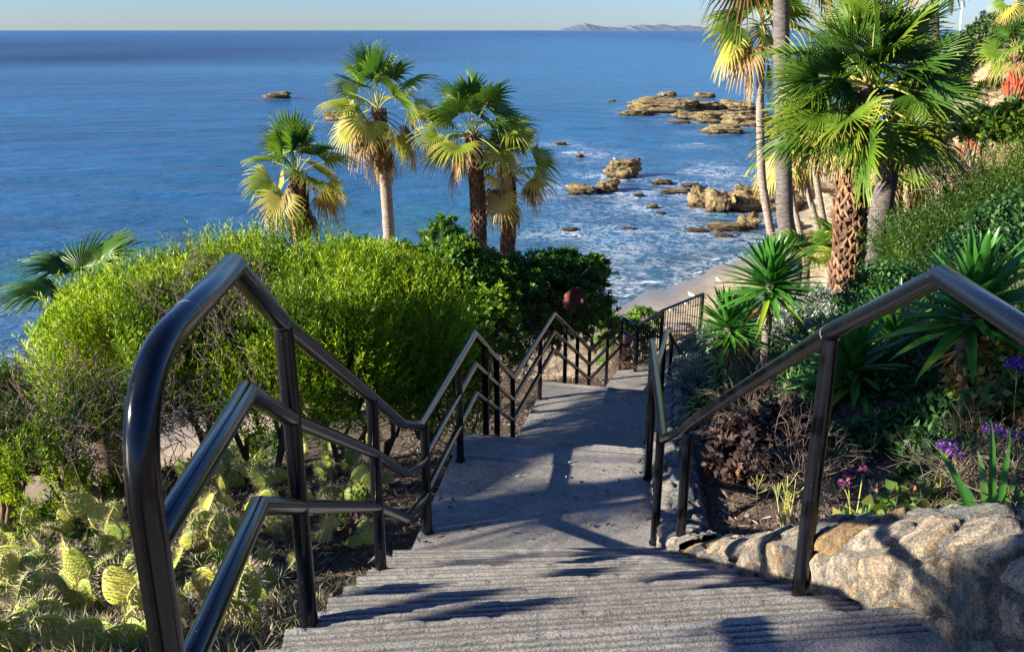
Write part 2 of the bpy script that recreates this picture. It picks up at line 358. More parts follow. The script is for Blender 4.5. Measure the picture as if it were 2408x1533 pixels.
def ground_mat():
    m, nt, out = newmat("ground_soil_and_sand"); g = geo(nt)
    a = noise(nt, 1.5, 6, .65, g); b = noise(nt, 20, 6, .75, g); c = noise(nt, .25, 5, .6, g)
    soil = ramp(nt, [(.3, (.045, .03, .022)), (.5, (.11, .08, .055)), (.7, (.24, .18, .13))], b.outputs[0])
    soil2 = mixc(nt, ramp(nt, [(.62, (0, 0, 0)), (.72, (1, 1, 1))], a.outputs[0]).outputs[0], soil.outputs[0], (.34, .22, .11))
    sand = ramp(nt, [(.35, (.42, .33, .21)), (.65, (.56, .45, .30))], c.outputs[0])
    wet = mixc(nt, attr(nt, "wet"), sand.outputs[0], (.20, .19, .18))
    ft = ramp(nt, [(.40, (.62, .60, .58)), (.50, (1, 1, 1))], noise(nt, 1.6, 3, .6, g).outputs[0])
    wet = mixc(nt, math_(nt, 'SUBTRACT', 1.0, attr(nt, "wet")), wet, mixc(nt, 1.0, wet, ft.outputs[0], 'MULTIPLY'))
    cliff = ramp(nt, [(.3, (.20, .13, .07)), (.5, (.38, .26, .15)), (.7, (.50, .38, .25))], noise(nt, .5, 7, .7, mapping(nt, g, (1, 1, 2.2)), 1.0).outputs[0])
    col = mixc(nt, attr(nt, "sand"), soil2, wet); col = mixc(nt, attr(nt, "cliff"), col, cliff.outputs[0])
    p = N(nt, "ShaderNodeBsdfPrincipled"); nt.links.new(col, p.inputs["Base Color"])
    nt.links.new(math_(nt, 'SUBTRACT', .9, math_(nt, 'MULTIPLY', attr(nt, "wet"), .55)), p.inputs["Roughness"])
    st = math_(nt, 'SUBTRACT', 1.0, attr(nt, "wet"))
    bb = nt.nodes.new("ShaderNodeBump"); bb.inputs["Distance"].default_value = .05; nt.links.new(b.outputs[0], bb.inputs["Height"]); nt.links.new(st, bb.inputs["Strength"])
    nt.links.new(bb.outputs[0], p.inputs["Normal"]); nt.links.new(p.outputs[0], out.inputs[0]); return m
M['ground'] = ground_mat()

def water_mat():
    m, nt, out = newmat("sea_water"); g = geo(nt)
    big = noise(nt, .004, 4, .55, mapping(nt, g, (1, 2.4, 1)), .4)
    big2 = noise(nt, .02, 4, .6, mapping(nt, g, (.7, 2.2, 1)), .5)
    sep = nt.nodes.new("ShaderNodeSeparateXYZ"); nt.links.new(g, sep.inputs[0])
    base = ramp(nt, [(.34, (.003, .022, .08)), (.5, (.006, .052, .17)), (.64, (.016, .11, .28))], math_(nt, 'ADD', math_(nt, 'MULTIPLY', big.outputs[0], .45), math_(nt, 'MULTIPLY', big2.outputs[0], .55)))
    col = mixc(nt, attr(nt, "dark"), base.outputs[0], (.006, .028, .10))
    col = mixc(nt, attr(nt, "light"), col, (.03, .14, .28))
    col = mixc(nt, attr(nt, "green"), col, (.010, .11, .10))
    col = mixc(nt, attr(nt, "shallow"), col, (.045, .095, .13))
    # foam lace
    gm = mapping(nt, g, (1.0, .8, 1))
    wn = noise(nt, .5, 3, .6, gm, .3)
    add = nt.nodes.new("ShaderNodeVectorMath"); add.operation = 'MULTIPLY_ADD'
    nt.links.new(wn.outputs[1], add.inputs[0]); add.inputs[1].default_value = (2.0, 2.0, 0); nt.links.new(gm, add.inputs[2])
    f1 = noise(nt, .75, 7, .72, add.outputs[0], .8)
    ridge = math_(nt, 'SUBTRACT', 1.0, math_(nt, 'MULTIPLY', math_(nt, 'ABSOLUTE', math_(nt, 'SUBTRACT', f1.outputs[0], .5)), 15.0), True)
    f2 = noise(nt, .22, 5, .65, g, .5)
    mask = math_(nt, 'MULTIPLY', attr(nt, "foam"), math_(nt, 'MULTIPLY', math_(nt, 'SUBTRACT', f2.outputs[0], .34, True), 4.2, True))
    lace = math_(nt, 'MULTIPLY', math_(nt, 'MULTIPLY', ridge, mask), .9, True)
    solidf = ramp(nt, [(.60, (0, 0, 0)), (.78, (1, 1, 1))], math_(nt, 'MULTIPLY', attr(nt, "break"), math_(nt, 'ADD', .45, math_(nt, 'MULTIPLY', f1.outputs[0], 1.0))))
    ff = math_(nt, 'MAXIMUM', lace, solidf.outputs[0])
    col = mixc(nt, ff, col, (.72, .78, .82))
    p = N(nt, "ShaderNodeBsdfPrincipled"); nt.links.new(col, p.inputs["Base Color"])
    p.inputs["IOR"].default_value = 1.33; nt.links.new(math_(nt, "ADD", math_(nt, "MULTIPLY", math_(nt, "SUBTRACT", 1.0, attr(nt, "dark")), .15), math_(nt, "MULTIPLY", attr(nt, "light"), .12)), p.inputs["Specular IOR Level"])
    nt.links.new(math_(nt, 'ADD', .22, math_(nt, 'MULTIPLY', ff, .6)), p.inputs["Roughness"])
    gw = mapping(nt, g, (.55, 1.5, 1))
    w1 = noise(nt, 1.6, 5, .6, gw, .3); w2 = noise(nt, .28, 4, .55, gw, .3); w3 = noise(nt, .06, 3, .5, gw)
    h = math_(nt, 'ADD', math_(nt, 'ADD', math_(nt, 'MULTIPLY', w1.outputs[0], .22), math_(nt, 'MULTIPLY', w2.outputs[0], 1.0)), math_(nt, 'MULTIPLY', w3.outputs[0], 2.2))
    nt.links.new(bump(nt, h, .95, 1.0), p.inputs["Normal"]); nt.links.new(p.outputs[0], out.inputs[0]); return m
M['water'] = water_mat()

def pad_mat():
    m, nt, out = newmat("prickly_pear_skin"); tc = nt.nodes.new("ShaderNodeTexCoord")
    a = noise(nt, 5, 4, .6, tc.outputs["Object"]); 
    oi = nt.nodes.new("ShaderNodeObjectInfo")
    f = math_(nt, 'ADD', math_(nt, 'MULTIPLY', a.outputs[0], .5), math_(nt, 'MULTIPLY', oi.outputs["Random"], .5))
    r = ramp(nt, [(.2, (.13, .22, .022)), (.5, (.28, .40, .045)), (.8, (.58, .56, .09))], f)
    sp_ = ramp(nt, [(.0, (.20, .16, .06)), (.12, (1, 1, 1))], attr(nt, "v"))
    col = mixc(nt, 1.0, r.outputs[0], sp_.outputs[0], 'MULTIPLY')
    p = N(nt, "ShaderNodeBsdfPrincipled", Roughness=.5); nt.links.new(col, p.inputs["Base Color"])
    nt.links.new(bump(nt, noise(nt, 40, 3, .6, tc.outputs["Object"]).outputs[0], .3, .004), p.inputs["Normal"]); nt.links.new(p.outputs[0], out.inputs[0]); return m
M['pad'] = pad_mat()

# ------------------------------------------------------------------ world + sun
w = bpy.data.worlds.new("World"); sc.world = w; w.use_nodes = True; nt = w.node_tree
bg = nt.nodes["Background"]; sky = nt.nodes.new("ShaderNodeTexSky"); sky.sky_type = 'NISHITA'; sky.sun_disc = False
SUN_DIR = unit(np.array([-.963, -.27, 0])); EL = radians(19)
sun_az = math.atan2(SUN_DIR[0], SUN_DIR[1])     # from +Y clockwise
sky.sun_elevation = EL; sky.sun_rotation = sun_az; sky.altitude = 20; sky.air_density = 1.0; sky.dust_density = .15; sky.ozone_density = 4.0
mx = nt.nodes.new('ShaderNodeMix'); mx.data_type = 'RGBA'; mx.blend_type = 'MULTIPLY'; mx.inputs[0].default_value = 1; mx.inputs[7].default_value = (.68, .84, 1.22, 1)
nt.links.new(sky.outputs[0], mx.inputs[6]); nt.links.new(mx.outputs[2], bg.inputs[0]); bg.inputs[1].default_value = .05
sd = bpy.data.lights.new("sun", 'SUN'); so = bpy.data.objects.new("sun", sd); COL.objects.link(so)
sd.energy = 5.0; sd.angle = radians(.6); sd.color = (1, .90, .74)
from mathutils import Vector
dirv = Vector((SUN_DIR[0] * cos(EL), SUN_DIR[1] * cos(EL), sin(EL)))
so.rotation_euler = dirv.to_track_quat('Z', 'Y').to_euler()
sc.view_settings.view_transform = 'Standard'; sc.view_settings.look = 'None'; sc.view_settings.exposure = 1.6

# ================================================================== SETTING
def grid_axis(a, b, step, lo, hi, g=1.28):
    xs = list(np.arange(a, b + 1e-6, step)); s = step; x = xs[0]
    left = []
    while x > lo: s *= g; x -= s; left.append(max(x, lo))
    s = step; x = xs[-1]; right = []
    while x < hi: s *= g; x += s; right.append(min(x, hi))
    return np.array(left[::-1] + xs + right)
def grid(xs, ys, fz):
    X, Y = np.meshgrid(xs, ys); Z = fz(X, Y); V = np.stack([X, Y, Z], -1).reshape(-1, 3)
    nx, ny = len(xs), len(ys); i = np.arange(nx - 1)[None, :] + nx * np.arange(ny - 1)[:, None]; i = i.ravel()
    return V, np.stack([i, i + 1, i + nx + 1, i + nx], 1)
# ground: one sheet, fine near the stairs
xs = np.unique(np.concatenate([grid_axis(-5, 9, .11, -70, 11, 1.12), np.arange(11, 60, .6), grid_axis(60, 62, 1, 60, 900, 1.2)]))
ys = np.unique(np.concatenate([np.arange(-30, -1, 1.5), np.arange(-1, 19, .11), np.arange(19, 110, .55), grid_axis(110, 112, 1.5, 110, 1200, 1.15)]))
V, F = grid(xs, ys, H)
mb = MB().add(V, F)
shv = shore(V[:, 0], V[:, 1]); fy = sm((V[:, 1] - 24) / 8)
cl = sm((V[:, 2] - (SEA + 2.6)) / 1.2) * fy
sandm = (1 - cl) * fy
wet = np.clip(1 - (shv + .8 * np.sin(V[:, 0] * .5)) / 4.5, 0, 1) ** .8
mb.build("ground", M['ground'], None, True, extra=dict(sand=sandm, cliff=cl, wet=wet * fy))["kind"] = "structure"

# ---- rocks list (display u, v of base, width px, height px, depth factor, material, strata)
ROCKS = [
 (1568, 268, 190, 34, .55, 'rock', "long low golden reef rock, farthest big ledge left of the trunks"),
 (1545, 258, 150, 32, .5, 'rock', "golden slab with stepped top standing on the far reef"),
 (1610, 262, 70, 34, .8, 'rock', "blunt golden block at right end of the far slab"),
 (1700, 290, 150, 34, .6, 'rock', "broad low reef rock ending at the palm trunks"),
 (1745, 262, 110, 26, .7, 'rock', "pale rounded reef rock beside the slender palm trunk"),
 (1700, 316, 110, 20, .6, 'rock', "dark flat rock just below the broad reef"),
 (1570, 228, 46, 13, .8, 'rock', "tiny rock poking up behind the stepped slab"),
 (1658, 231, 54, 14, .6, 'rock', "flat topped far rock alone on bright blue water"),
 (648, 233, 72, 17, .6, 'rock', "lone low rock in open water above the leftmost palm"),
 (795, 287, 74, 26, .7, 'rock', "pale rock partly behind the tallest palm's left fronds"),
 (1467, 420, 100, 50, .75, 'rock', "big block shaped golden rock with flat sloping top in the surf"),
 (1431, 454, 62, 38, .9, 'rock', "rounded golden rock in front of the big block"),
 (1368, 458, 78, 24, .8, 'rock', "low craggy rock at left end of the rounded one"),
 (1560, 434, 60, 12, .7, 'rock', "thin flat rock awash right of the big block"),
 (1590, 458, 90, 12, .6, 'rock', "long rock ledge awash before the twin humps"),
 (1535, 493, 34, 11, .8, 'rock', "very small rock in white foam"),
 (1647, 489, 64, 50, 1, 'rock', "left hump of the twin golden rocks"),
 (1690, 503, 64, 56, 1, 'rock', "right hump of the twin golden rocks"),
 (1775, 498, 110, 66, 1, 'rock', "dark footed golden rock behind the slender trunk"),
 (1745, 500, 60, 22, 1, 'rock', "squat rock beside the twin humps"),
 (1715, 545, 120, 16, .6, 'rock', "long finger of rock reaching from the sand into the wash"),
 (1765, 540, 64, 36, 1, 'rock', "knobbly golden rock at shore end of the long finger"),
 (1702, 560, 46, 14, .9, 'rock', "small rock below the long finger"),
 (1500, 273, 90, 14, .7, 'rock', "low left tongue of the far reef"),
 (1640, 283, 130, 20, .6, 'rock', "dark rock joining the far slab to the right reef"),
 (1665, 262, 90, 22, .7, 'rock', "brown rock between the blunt block and the pale rounded rock"),
 (1760, 300, 120, 44, .7, 'rock', "tallest right reef rock behind the trunks"),
 (1600, 292, 60, 8, .7, 'rock', "thin shelf at waterline under the far slab"),
 (1628, 440, 50, 8, .8, 'rock', "flat skerry above the twin humps"),
 (1505, 462, 30, 6, .9, 'rock', "dark skerry left of the long ledge awash"),
 (1480, 543, 36, 7, .9, 'rock', "small dark rock in calm water near the beach"),
 (1555, 505, 24, 6, 1, 'rock', "pebble sized rock beside the white foam"),
 (1640, 548, 60, 9, .8, 'rock', "left tip of the long finger of rock"),
 (1365, 372, 22, 9, 1, 'rock', "little dark rock in foam left of the big block"),
 (1320, 342, 30, 7, 1, 'rock', "low rock awash beside the right palm's fronds"),
 (1440, 240, 22, 5, 1, 'rock', "speck of rock left of the far reef"),
 (1340, 545, 40, 7, 1, 'rock', "brown rock awash right of the hanging dead frond"),
 (1590, 800, 110, 34, .8, 'rockd', "grey boulder behind the picket fence"),
 (1850, 500, 110, 60, 1, 'rock', "golden boulder on the sand between the trunks"),
 (1870, 545, 60, 26, 1, 'rock', "low boulder on the sand under the brown trunk"),
 (1930, 470, 170, 76, 1, 'rockp', "pale sandstone outcrop behind the leaning trunks"),
 (1990, 520, 120, 60, 1, 'rockp', "cream boulder beside the booted trunk"),
 (1900, 572, 70, 22, 1, 'rock', "flat golden rock on the dry sand"),
]
rock_pos = []
for k, (u, v, wpx, hpx, df, mt, lab) in enumerate(ROCKS):
    if mt == 'rockd': p = P(u, v, 44.0)
    else:
        p = PZ(u, v, SEA)
        if shore(p[0], p[1]) > 4:
            p = G(u, v, 20)
    d = p[1] * .947 + 17 * .32
    W = wpx / FD * d; Hh = hpx / FD * d * .98
    V, F = ICO4 if wpx > 55 else ICO3
    V = V.copy()
    cubic = .55
    V = np.sign(V) * np.abs(V) ** cubic; V /= np.abs(V).max(0)
    rg_ = 1 - np.abs(n3(V, 2.6, k + 50)) * 3.2; V += V * (n3(V, 1.1, k)[:, None] * .85 + rg_[:, None] * .16 + n3(V, 7.0, k + 20)[:, None] * .20)
    lay = V[:, 2] * 3.2 + n3(V, 1.0, k + 9) * 1.2
    V[:, :2] *= (1 + .13 * (np.floor(lay) % 2) + .07 * (np.floor(lay * 2.3) % 2))[:, None]
    mn, mx = V.min(0), V.max(0)
    V = (V - (mn + mx) / 2) / (mx - mn) * 2
    tilt = random.uniform(-.15, .25) if hpx / wpx < .7 else 0
    V[:, 2] = (V[:, 2] + 1) / 2
    V[:, 2] *= (1 + tilt * V[:, 0] * -1) / (1 + abs(tilt))
    Wd = W * df
    V = V * np.array([W / 2, Wd / 2, Hh * 1.45]); V[:, 2] -= Hh * .42
    c = np.array([p[0], p[1] + Wd * .38, p[2]])
    o = MB().add(V + c, F).build("boulder" if mt != 'rock' else "sea_rock", M[mt], None, False, loc=c)
    tag(o, lab, "rock", "rocks in the surf and on the beach")
    rock_pos.append((c[0], c[1], W / 2, Wd / 2, hpx))

# ---- sea
xs = np.unique(np.concatenate([grid_axis(-40, 70, .9, -60000, 60000, 1.25)]))
ys = np.unique(np.concatenate([grid_axis(24, 210, .9, -300, 90000, 1.2)]))
def zsea(X, Y):
    a = np.clip(1 - (np.hypot(X - 10, Y - 90)) / 220, 0, 1)
    sh_ = np.clip(-shore(X, Y) / 6, 0, 1)
    return SEA + a * sh_ * (.10 * np.sin(Y * .55 + .25 * X + 2 * fbm(X * .05, Y * .05)) + .16 * (fbm(X * .25, Y * .5) - .5))
V, F = grid(xs, ys, zsea)
X, Y = V[:, 0], V[:, 1]; S = -shore(X, Y)     # >0 seaward
foam = np.exp(-np.maximum(S, 0) / 11) * .8
near = np.zeros_like(X)
for (cx, cy, a, b, hp) in rock_pos:
    if cy < 60 and cx < 5: continue
    dd = np.hypot((X - cx) / (a + .1), (Y - cy) / (b + .1)) - 1
    dist = dd * min(a, b) 
    foam = np.maximum(foam, np.exp(-np.maximum(dist, 0) / (2.6 if cy < 150 else 1.2)) * (.9 if cy < 150 else .55))
    near = np.maximum(near, np.exp(-np.maximum(dist, 0) / .5) * (.55 if cy < 150 else .45))
def blob(u, v, ru, rv, amp=1):
    c = PZ(u, v, SEA); e = PZ(u + ru, v, SEA)[0] - c[0]; f = abs(PZ(u, v - rv, SEA)[1] - c[1])
    return amp * np.exp(-(((X - c[0]) / e) ** 2 + ((Y - c[1]) / f) ** 2))
for args in [(1390, 365, 90, 18, .75), (1690, 405, 100, 22, .9), (1480, 490, 170, 30, .8), (1330, 548, 130, 16, .8), (1550, 600, 220, 60, .7), (1290, 450, 90, 40, .5),
             (1640, 345, 60, 6, .7), (60, 850, 90, 60, 1.0), (0, 730, 160, 18, .6), (1450, 650, 160, 60, .7)]:
    foam = np.maximum(foam, blob(*args))
brk = np.clip(np.exp(-np.abs(S - 1.1 - .5 * np.sin(X * .8)) / .35), 0, 1) * .95
brk = np.maximum(brk, near)
for args in [(1350, 358, 70, 4, .8), (1420, 470, 90, 6, .7), (1560, 478, 70, 4, .7), (1600, 600, 90, 3, .75), (1480, 640, 90, 3, .75), (1700, 415, 60, 3, .8), (1380, 545, 60, 3, .7), (25, 728, 70, 5, .95), (1220, 548, 60, 3, .8), (1640, 337, 40, 2.5, .85), (1500, 690, 60, 3, .9), (1680, 398, 70, 5, .7), (60, 790, 60, 10, .6)]:
    brk = np.maximum(brk, blob(*args))
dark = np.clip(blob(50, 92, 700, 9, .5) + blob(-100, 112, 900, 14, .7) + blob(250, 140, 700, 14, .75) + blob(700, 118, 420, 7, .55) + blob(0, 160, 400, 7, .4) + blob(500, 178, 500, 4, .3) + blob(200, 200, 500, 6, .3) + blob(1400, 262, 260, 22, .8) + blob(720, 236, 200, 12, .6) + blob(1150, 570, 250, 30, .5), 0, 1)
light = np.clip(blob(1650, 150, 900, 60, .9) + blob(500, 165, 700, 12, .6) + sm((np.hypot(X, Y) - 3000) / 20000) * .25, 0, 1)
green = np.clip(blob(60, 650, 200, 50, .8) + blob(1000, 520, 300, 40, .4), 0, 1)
shallow = np.exp(-np.maximum(S, 0) / 9) * .8
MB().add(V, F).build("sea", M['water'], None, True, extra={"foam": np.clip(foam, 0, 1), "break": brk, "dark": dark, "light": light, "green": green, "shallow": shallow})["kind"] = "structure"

# ---- island on the horizon
D = 30000.
pts = []
for u, v in [(1300, 74), (1325, 66), (1350, 58), (1385, 56), (1420, 62), (1450, 66), (1475, 60), (1510, 58), (1560, 60), (1610, 61), (1660, 64), (1720, 66), (1790, 70), (1840, 75)]:
    d = ray(u, v); pts.append((d[0] / d[1] * D, D, d[2] / d[1] * D))
pts = np.array(pts); n = len(pts); nu = 140
tt = np.linspace(0, n - 1, nu); top = np.stack([np.interp(tt, np.arange(n), pts[:, k]) for k in range(3)], 1)
top[:, 2] += (fbm(tt * 3, tt * 0 + 5) - .5) * 110
prof = [(-2500, 0), (-1500, .45), (-700, .8), (0, 1.0), (900, .7), (2500, 0)]
V = []; 
for dy, h in prof:
    q = top.copy(); q[:, 1] += dy + (fbm(tt * 2 + dy, tt) - .5) * 500; q[:, 2] = SEA + (top[:, 2] - SEA) * h; V.append(q)
V = np.concatenate(V); F = [(a * nu + i, a * nu + i + 1, (a + 1) * nu + i + 1, (a + 1) * nu + i) for a in range(len(prof) - 1) for i in range(nu - 1)]
M['isle'] = solid_mat("hazy_island", [(.4, (.10, .145, .22)), (.6, (.14, .165, .23))], .0008, .95)  # distance haze is put into this blue-grey base colour
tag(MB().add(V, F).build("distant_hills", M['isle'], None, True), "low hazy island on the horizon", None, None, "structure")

# ================================================================== STAIRS
def flight(mb, lv, z_top, dz, Lpts, Rpts, deep=.42, grooves=True):
    """each tread: nosing edge line from L to R; tread surface behind it (towards viewer) at z_top - i*dz"""
    nn = len(Lpts); nx = 130
    for i in range(nn):
        z = z_top - i * dz; L = np.array(Lpts[i]); R = np.array(Rpts[i])
        d = R - L; e = d / np.linalg.norm(d); back = np.array([e[1], -e[0]])  # towards viewer (-Y)
        depth = deep if i else lv
        prof = []     # (distance back from nosing, z offset)
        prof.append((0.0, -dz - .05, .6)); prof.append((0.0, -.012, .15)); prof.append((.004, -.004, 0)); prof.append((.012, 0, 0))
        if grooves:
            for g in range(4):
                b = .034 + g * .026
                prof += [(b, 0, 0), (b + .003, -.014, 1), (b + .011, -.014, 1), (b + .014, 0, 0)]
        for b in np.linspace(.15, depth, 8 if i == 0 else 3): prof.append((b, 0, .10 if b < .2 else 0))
        prof = np.array(prof); m = len(prof)
        t = np.linspace(0, 1, nx)
        wob = (fbm(t * 40 + i * 13, t * 0 + i) - .5) * .007 + (fbm(t * 9 + i * 3, t * 0 + i * 2.) - .5) * .005
        V = np.zeros((m, nx, 3))
        for a in range(m):
            k = max(0, 1 - prof[a, 0] / .2)
            j = (fbm(t * 60 + a * 3.3, t * 0 + a * 1.7 + i) - .5)
            base = L[None, :] + d[None, :] * t[:, None] + back[None, :] * (prof[a, 0] + wob * k + (j * .005 if prof[a, 0] < .14 else 0))[:, None]
            V[a, :, :2] = base; V[a, :, 2] = z + prof[a, 1] + (j * .005 if 0 < prof[a, 0] < .14 else 0) - .006 * (fbm(t * 16 + 5, t * 0 + i) > .62) * (prof[a, 0] < .02)
        idx = np.arange(m * nx).reshape(m, nx)
        F = np.stack([idx[:-1, :-1], idx[:-1, 1:], idx[1:, 1:], idx[1:, :-1]], -1).reshape(-1, 4)
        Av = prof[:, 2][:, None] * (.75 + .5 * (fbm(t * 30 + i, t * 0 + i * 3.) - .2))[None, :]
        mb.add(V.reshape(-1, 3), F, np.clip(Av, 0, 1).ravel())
        # cheeks
        for P0, sgn in ((L, 1), (R, -1)):
            a0 = P0; a1 = P0 + back * depth
            q = [(a0[0], a0[1], z - .012), (a1[0], a1[1], z), (a1[0], a1[1], z - .6), (a0[0], a0[1], z - .6)]
            off = np.array([-.002 * sgn, 0, 0]); q = np.array(q) + off * 0
            mb.add(q, [(0, 1, 2, 3)] if sgn > 0 else [(3, 2, 1, 0)])
def lin(a, b, n): return [np.array(a) + (np.array(b) - np.array(a)) * t for t in np.linspace(0, 1, n)]
stairs = MB()
L1 = lin((-.71, 2.0), (-.74, 4.7), 10); R1 = lin((1.30, 2.21), (1.05, 4.74), 10)
for i in range(10): R1[i][0] = xr(R1[i][1]) + .10
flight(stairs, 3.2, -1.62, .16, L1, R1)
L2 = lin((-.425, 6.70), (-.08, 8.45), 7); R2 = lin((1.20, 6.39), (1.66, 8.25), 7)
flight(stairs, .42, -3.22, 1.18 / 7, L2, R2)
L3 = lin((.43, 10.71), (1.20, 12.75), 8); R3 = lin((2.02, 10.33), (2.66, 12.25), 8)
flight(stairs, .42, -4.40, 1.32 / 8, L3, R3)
def slab(mb, poly, z, th=.5, sub=40):
    """poly: list of (L, R) station pairs"""
    st = poly; nx = 30; V = []
    for (l, r) in st:
        t = np.linspace(0, 1, nx)[:, None]; q = np.array(l)[None] * (1 - t) + np.array(r)[None] * t; V.append(np.concatenate([q, np.full((nx, 1), z - .005)], 1))
    V = np.array(V); m = len(V); idx = np.arange(m * nx).reshape(m, nx)
    mb.add(V.reshape(-1, 3), np.stack([idx[:-1, :-1], idx[:-1, 1:], idx[1:, 1:], idx[1:, :-1]], -1).reshape(-1, 4))
    for side in (0, nx - 1):
        e = V[:, side]; b = e.copy(); b[:, 2] -= th; n_ = len(e)
        mb.add(np.concatenate([e, b]), [(i, i + 1, n_ + i + 1, n_ + i) if side else (i + 1, i, n_ + i, n_ + i + 1) for i in range(n_ - 1)])
    for e in (V[-1],):
        b = e.copy(); b[:, 2] -= th; mb.add(np.concatenate([e, b]), [(i, nx + i, nx + i + 1, i + 1) for i in range(nx - 1)])
def landing(mb, z, y0, y1, l0, l1, r0, r1, n=9, th=.5):
    st = [((l0[0] + (l1[0] - l0[0]) * t, l0[1] + (l1[1] - l0[1]) * t), (r0[0] + (r1[0] - r0[0]) * t, r0[1] + (r1[1] - r0[1]) * t)) for t in np.linspace(0, 1, n)]
    slab(mb, st, z, th)
landing(stairs, -3.22, 0, 0, (-.70, 4.66), (-.452, 6.46), (1.04, 4.70), (1.17, 6.15))
landing(stairs, -4.40, 0, 0, (-.10, 8.42), (.40, 10.45), (1.66, 8.22), (1.98, 10.07))
slab(stairs, [((1.17, 12.72), (2.66, 12.22)), ((1.55, 13.6), (2.86, 13.3)), ((1.88, 14.42), (3.0, 14.0)), ((2.2, 14.50), (3.10, 14.45)), ((2.8, 15.35), (3.5, 15.15)), ((3.75, 16.45), (4.25, 16.05)), ((5.2, 17.6), (5.7, 17.05)), ((7, 18.9), (7.4, 18.4))], -5.72)
stairs.build("stairway_path", M['concrete'])["kind"] = "structure"

# ================================================================== STONE WALLS
def stone_wall(name, path, th, label, mat, cell, res=.018, seed=3, amp=.035, squash=1.0, facez=None):
    """path: list of (x,y,ztop,zbottom) along the stair side face; wall extends +right by th. profile: face up, top across, back down"""
    path = np.array(path, float); seg = np.linalg.norm(np.diff(path[:, :2], axis=0), axis=1); s = np.concatenate([[0], np.cumsum(seg)])
    n = int(s[-1] / res) + 1; ss = np.linspace(0, s[-1], n)
    Q = np.stack([np.interp(ss, s, path[:, k]) for k in range(4)], 1)
    k_ = max(3, int(.16 / res)); ker = np.ones(k_) / k_
    Qp = np.pad(Q, ((k_ // 2, k_ - 1 - k_ // 2), (0, 0)), mode='edge'); Q = np.stack([np.convolve(Qp[:, j], ker, 'valid') for j in range(4)], 1)
    T = unit(np.gradient(Q[:, :2], axis=0)); Rn = np.stack([T[:, 1], -T[:, 0]], 1)
    hmax = float((Q[:, 2] - Q[:, 3]).max()); nf = int(hmax / res) + 2; ntop = int(th / res) + 2; nb = max(4, int(.25 / res))
    V = []; UV = []; Nn = []
    ztop = Q[:, 2] + (fbm(ss * 3 + seed, ss * 0) - .5) * .05
    rows = []
    for i in range(nf):
        t = i / (nf - 1); rows.append(('f', t))
    for i in range(1, ntop): rows.append(('t', i / (ntop - 1)))
    for i in range(1, nb): rows.append(('b', i / (nb - 1)))
    for kind, t in rows:
        if kind == 'f':
            z = Q[:, 3] + (ztop - Q[:, 3]) * t; rr = np.clip((z - (ztop - .07)) / .07, 0, 1); off = .05 * rr ** 2
            p = np.stack([Q[:, 0] + Rn[:, 0] * off, Q[:, 1] + Rn[:, 1] * off, z - .018 * rr ** 2], 1); w_ = z - ztop; nrm = np.stack([-Rn[:, 0], -Rn[:, 1], rr * 1.0], 1)
        elif kind == 't':
            off = .05 + (th - .1) * t; z = ztop - .018 + .03 * np.sin(pi * t)
            p = np.stack([Q[:, 0] + Rn[:, 0] * off, Q[:, 1] + Rn[:, 1] * off, z], 1); w_ = np.full(n, t * th); nrm = np.tile([0, 0, 1.], (n, 1))
        else:
            off = th - .05 + .05 * min(1, t * 2); z = ztop - .018 - .4 * t
            p = np.stack([Q[:, 0] + Rn[:, 0] * off, Q[:, 1] + Rn[:, 1] * off, z], 1); w_ = np.full(n, th + .4 * t); nrm = np.stack([Rn[:, 0], Rn[:, 1], np.zeros(n) + .2], 1)
        V.append(p); UV.append(np.stack([ss, w_], 1)); Nn.append(unit(nrm))
    V = np.array(V); UV = np.array(UV); Nn = np.array(Nn); m = len(rows)
    uv = UV.reshape(-1, 2).copy()
    uv += np.stack([fbm(uv[:, 0] * 9, uv[:, 1] * 9) - .5, fbm(uv[:, 0] * 9 + 50, uv[:, 1] * 9) - .5], 1) * .07
    r2 = np.random.default_rng(seed)
    gx = np.arange(-cell, s[-1] + cell, cell); gy = np.arange(-hmax - cell, th + .5 + cell, cell * squash)
    C = np.array([(x + r2.uniform(-.36, .36) * cell + (cell / 2 if j % 2 else 0), y + r2.uniform(-.30, .30) * cell * squash) for j, y in enumerate(gy) for x in gx])
    cid = r2.random(len(C)); ch = r2.uniform(.5, 1.2, len(C))
    d1 = np.full(len(uv), 9.); d2 = np.full(len(uv), 9.); i1 = np.zeros(len(uv), int)
    for j, c in enumerate(C):
        d = np.hypot(uv[:, 0] - c[0], (uv[:, 1] - c[1]) / squash)
        a = d < d1; b = (~a) & (d < d2)
        d2 = np.where(a, d1, np.where(b, d, d2)); d1 = np.where(a, d, d1); i1 = np.where(a, j, i1)
    e = np.clip((d2 - d1) / (cell * .42), 0, 1); mort = 1 - np.clip((e - .27) / .08, 0, 1)
    tl = r2.normal(0, 1, (len(C), 2)); rel = uv - C[i1]; disp = amp * (np.clip((e - .24) / .14, 0, 1) ** .6) * (.55 * ch[i1] + .12) + np.clip((e - .14) / .3, 0, 1) * ((rel * tl[i1]).sum(1) * .13 + amp * .9 * (fbm(uv[:, 0] * 14, uv[:, 1] * 14 + seed) - .5)) + .008 * (fbm(uv[:, 0] * 30, uv[:, 1] * 30) - .5)
    VV = V.reshape(-1, 3) + Nn.reshape(-1, 3) * disp[:, None]
    idx = np.arange(m * n).reshape(m, n)
    F = np.stack([idx[:-1, :-1], idx[1:, :-1], idx[1:, 1:], idx[:-1, 1:]], -1).reshape(-1, 4)
    mb = MB().add(VV, F, cid[i1])
    c0 = VV.mean(0)
    o = mb.build(name, mat, None, True, loc=c0, extra=dict(mortar=mort)); tag(o, label, "wall"); return o
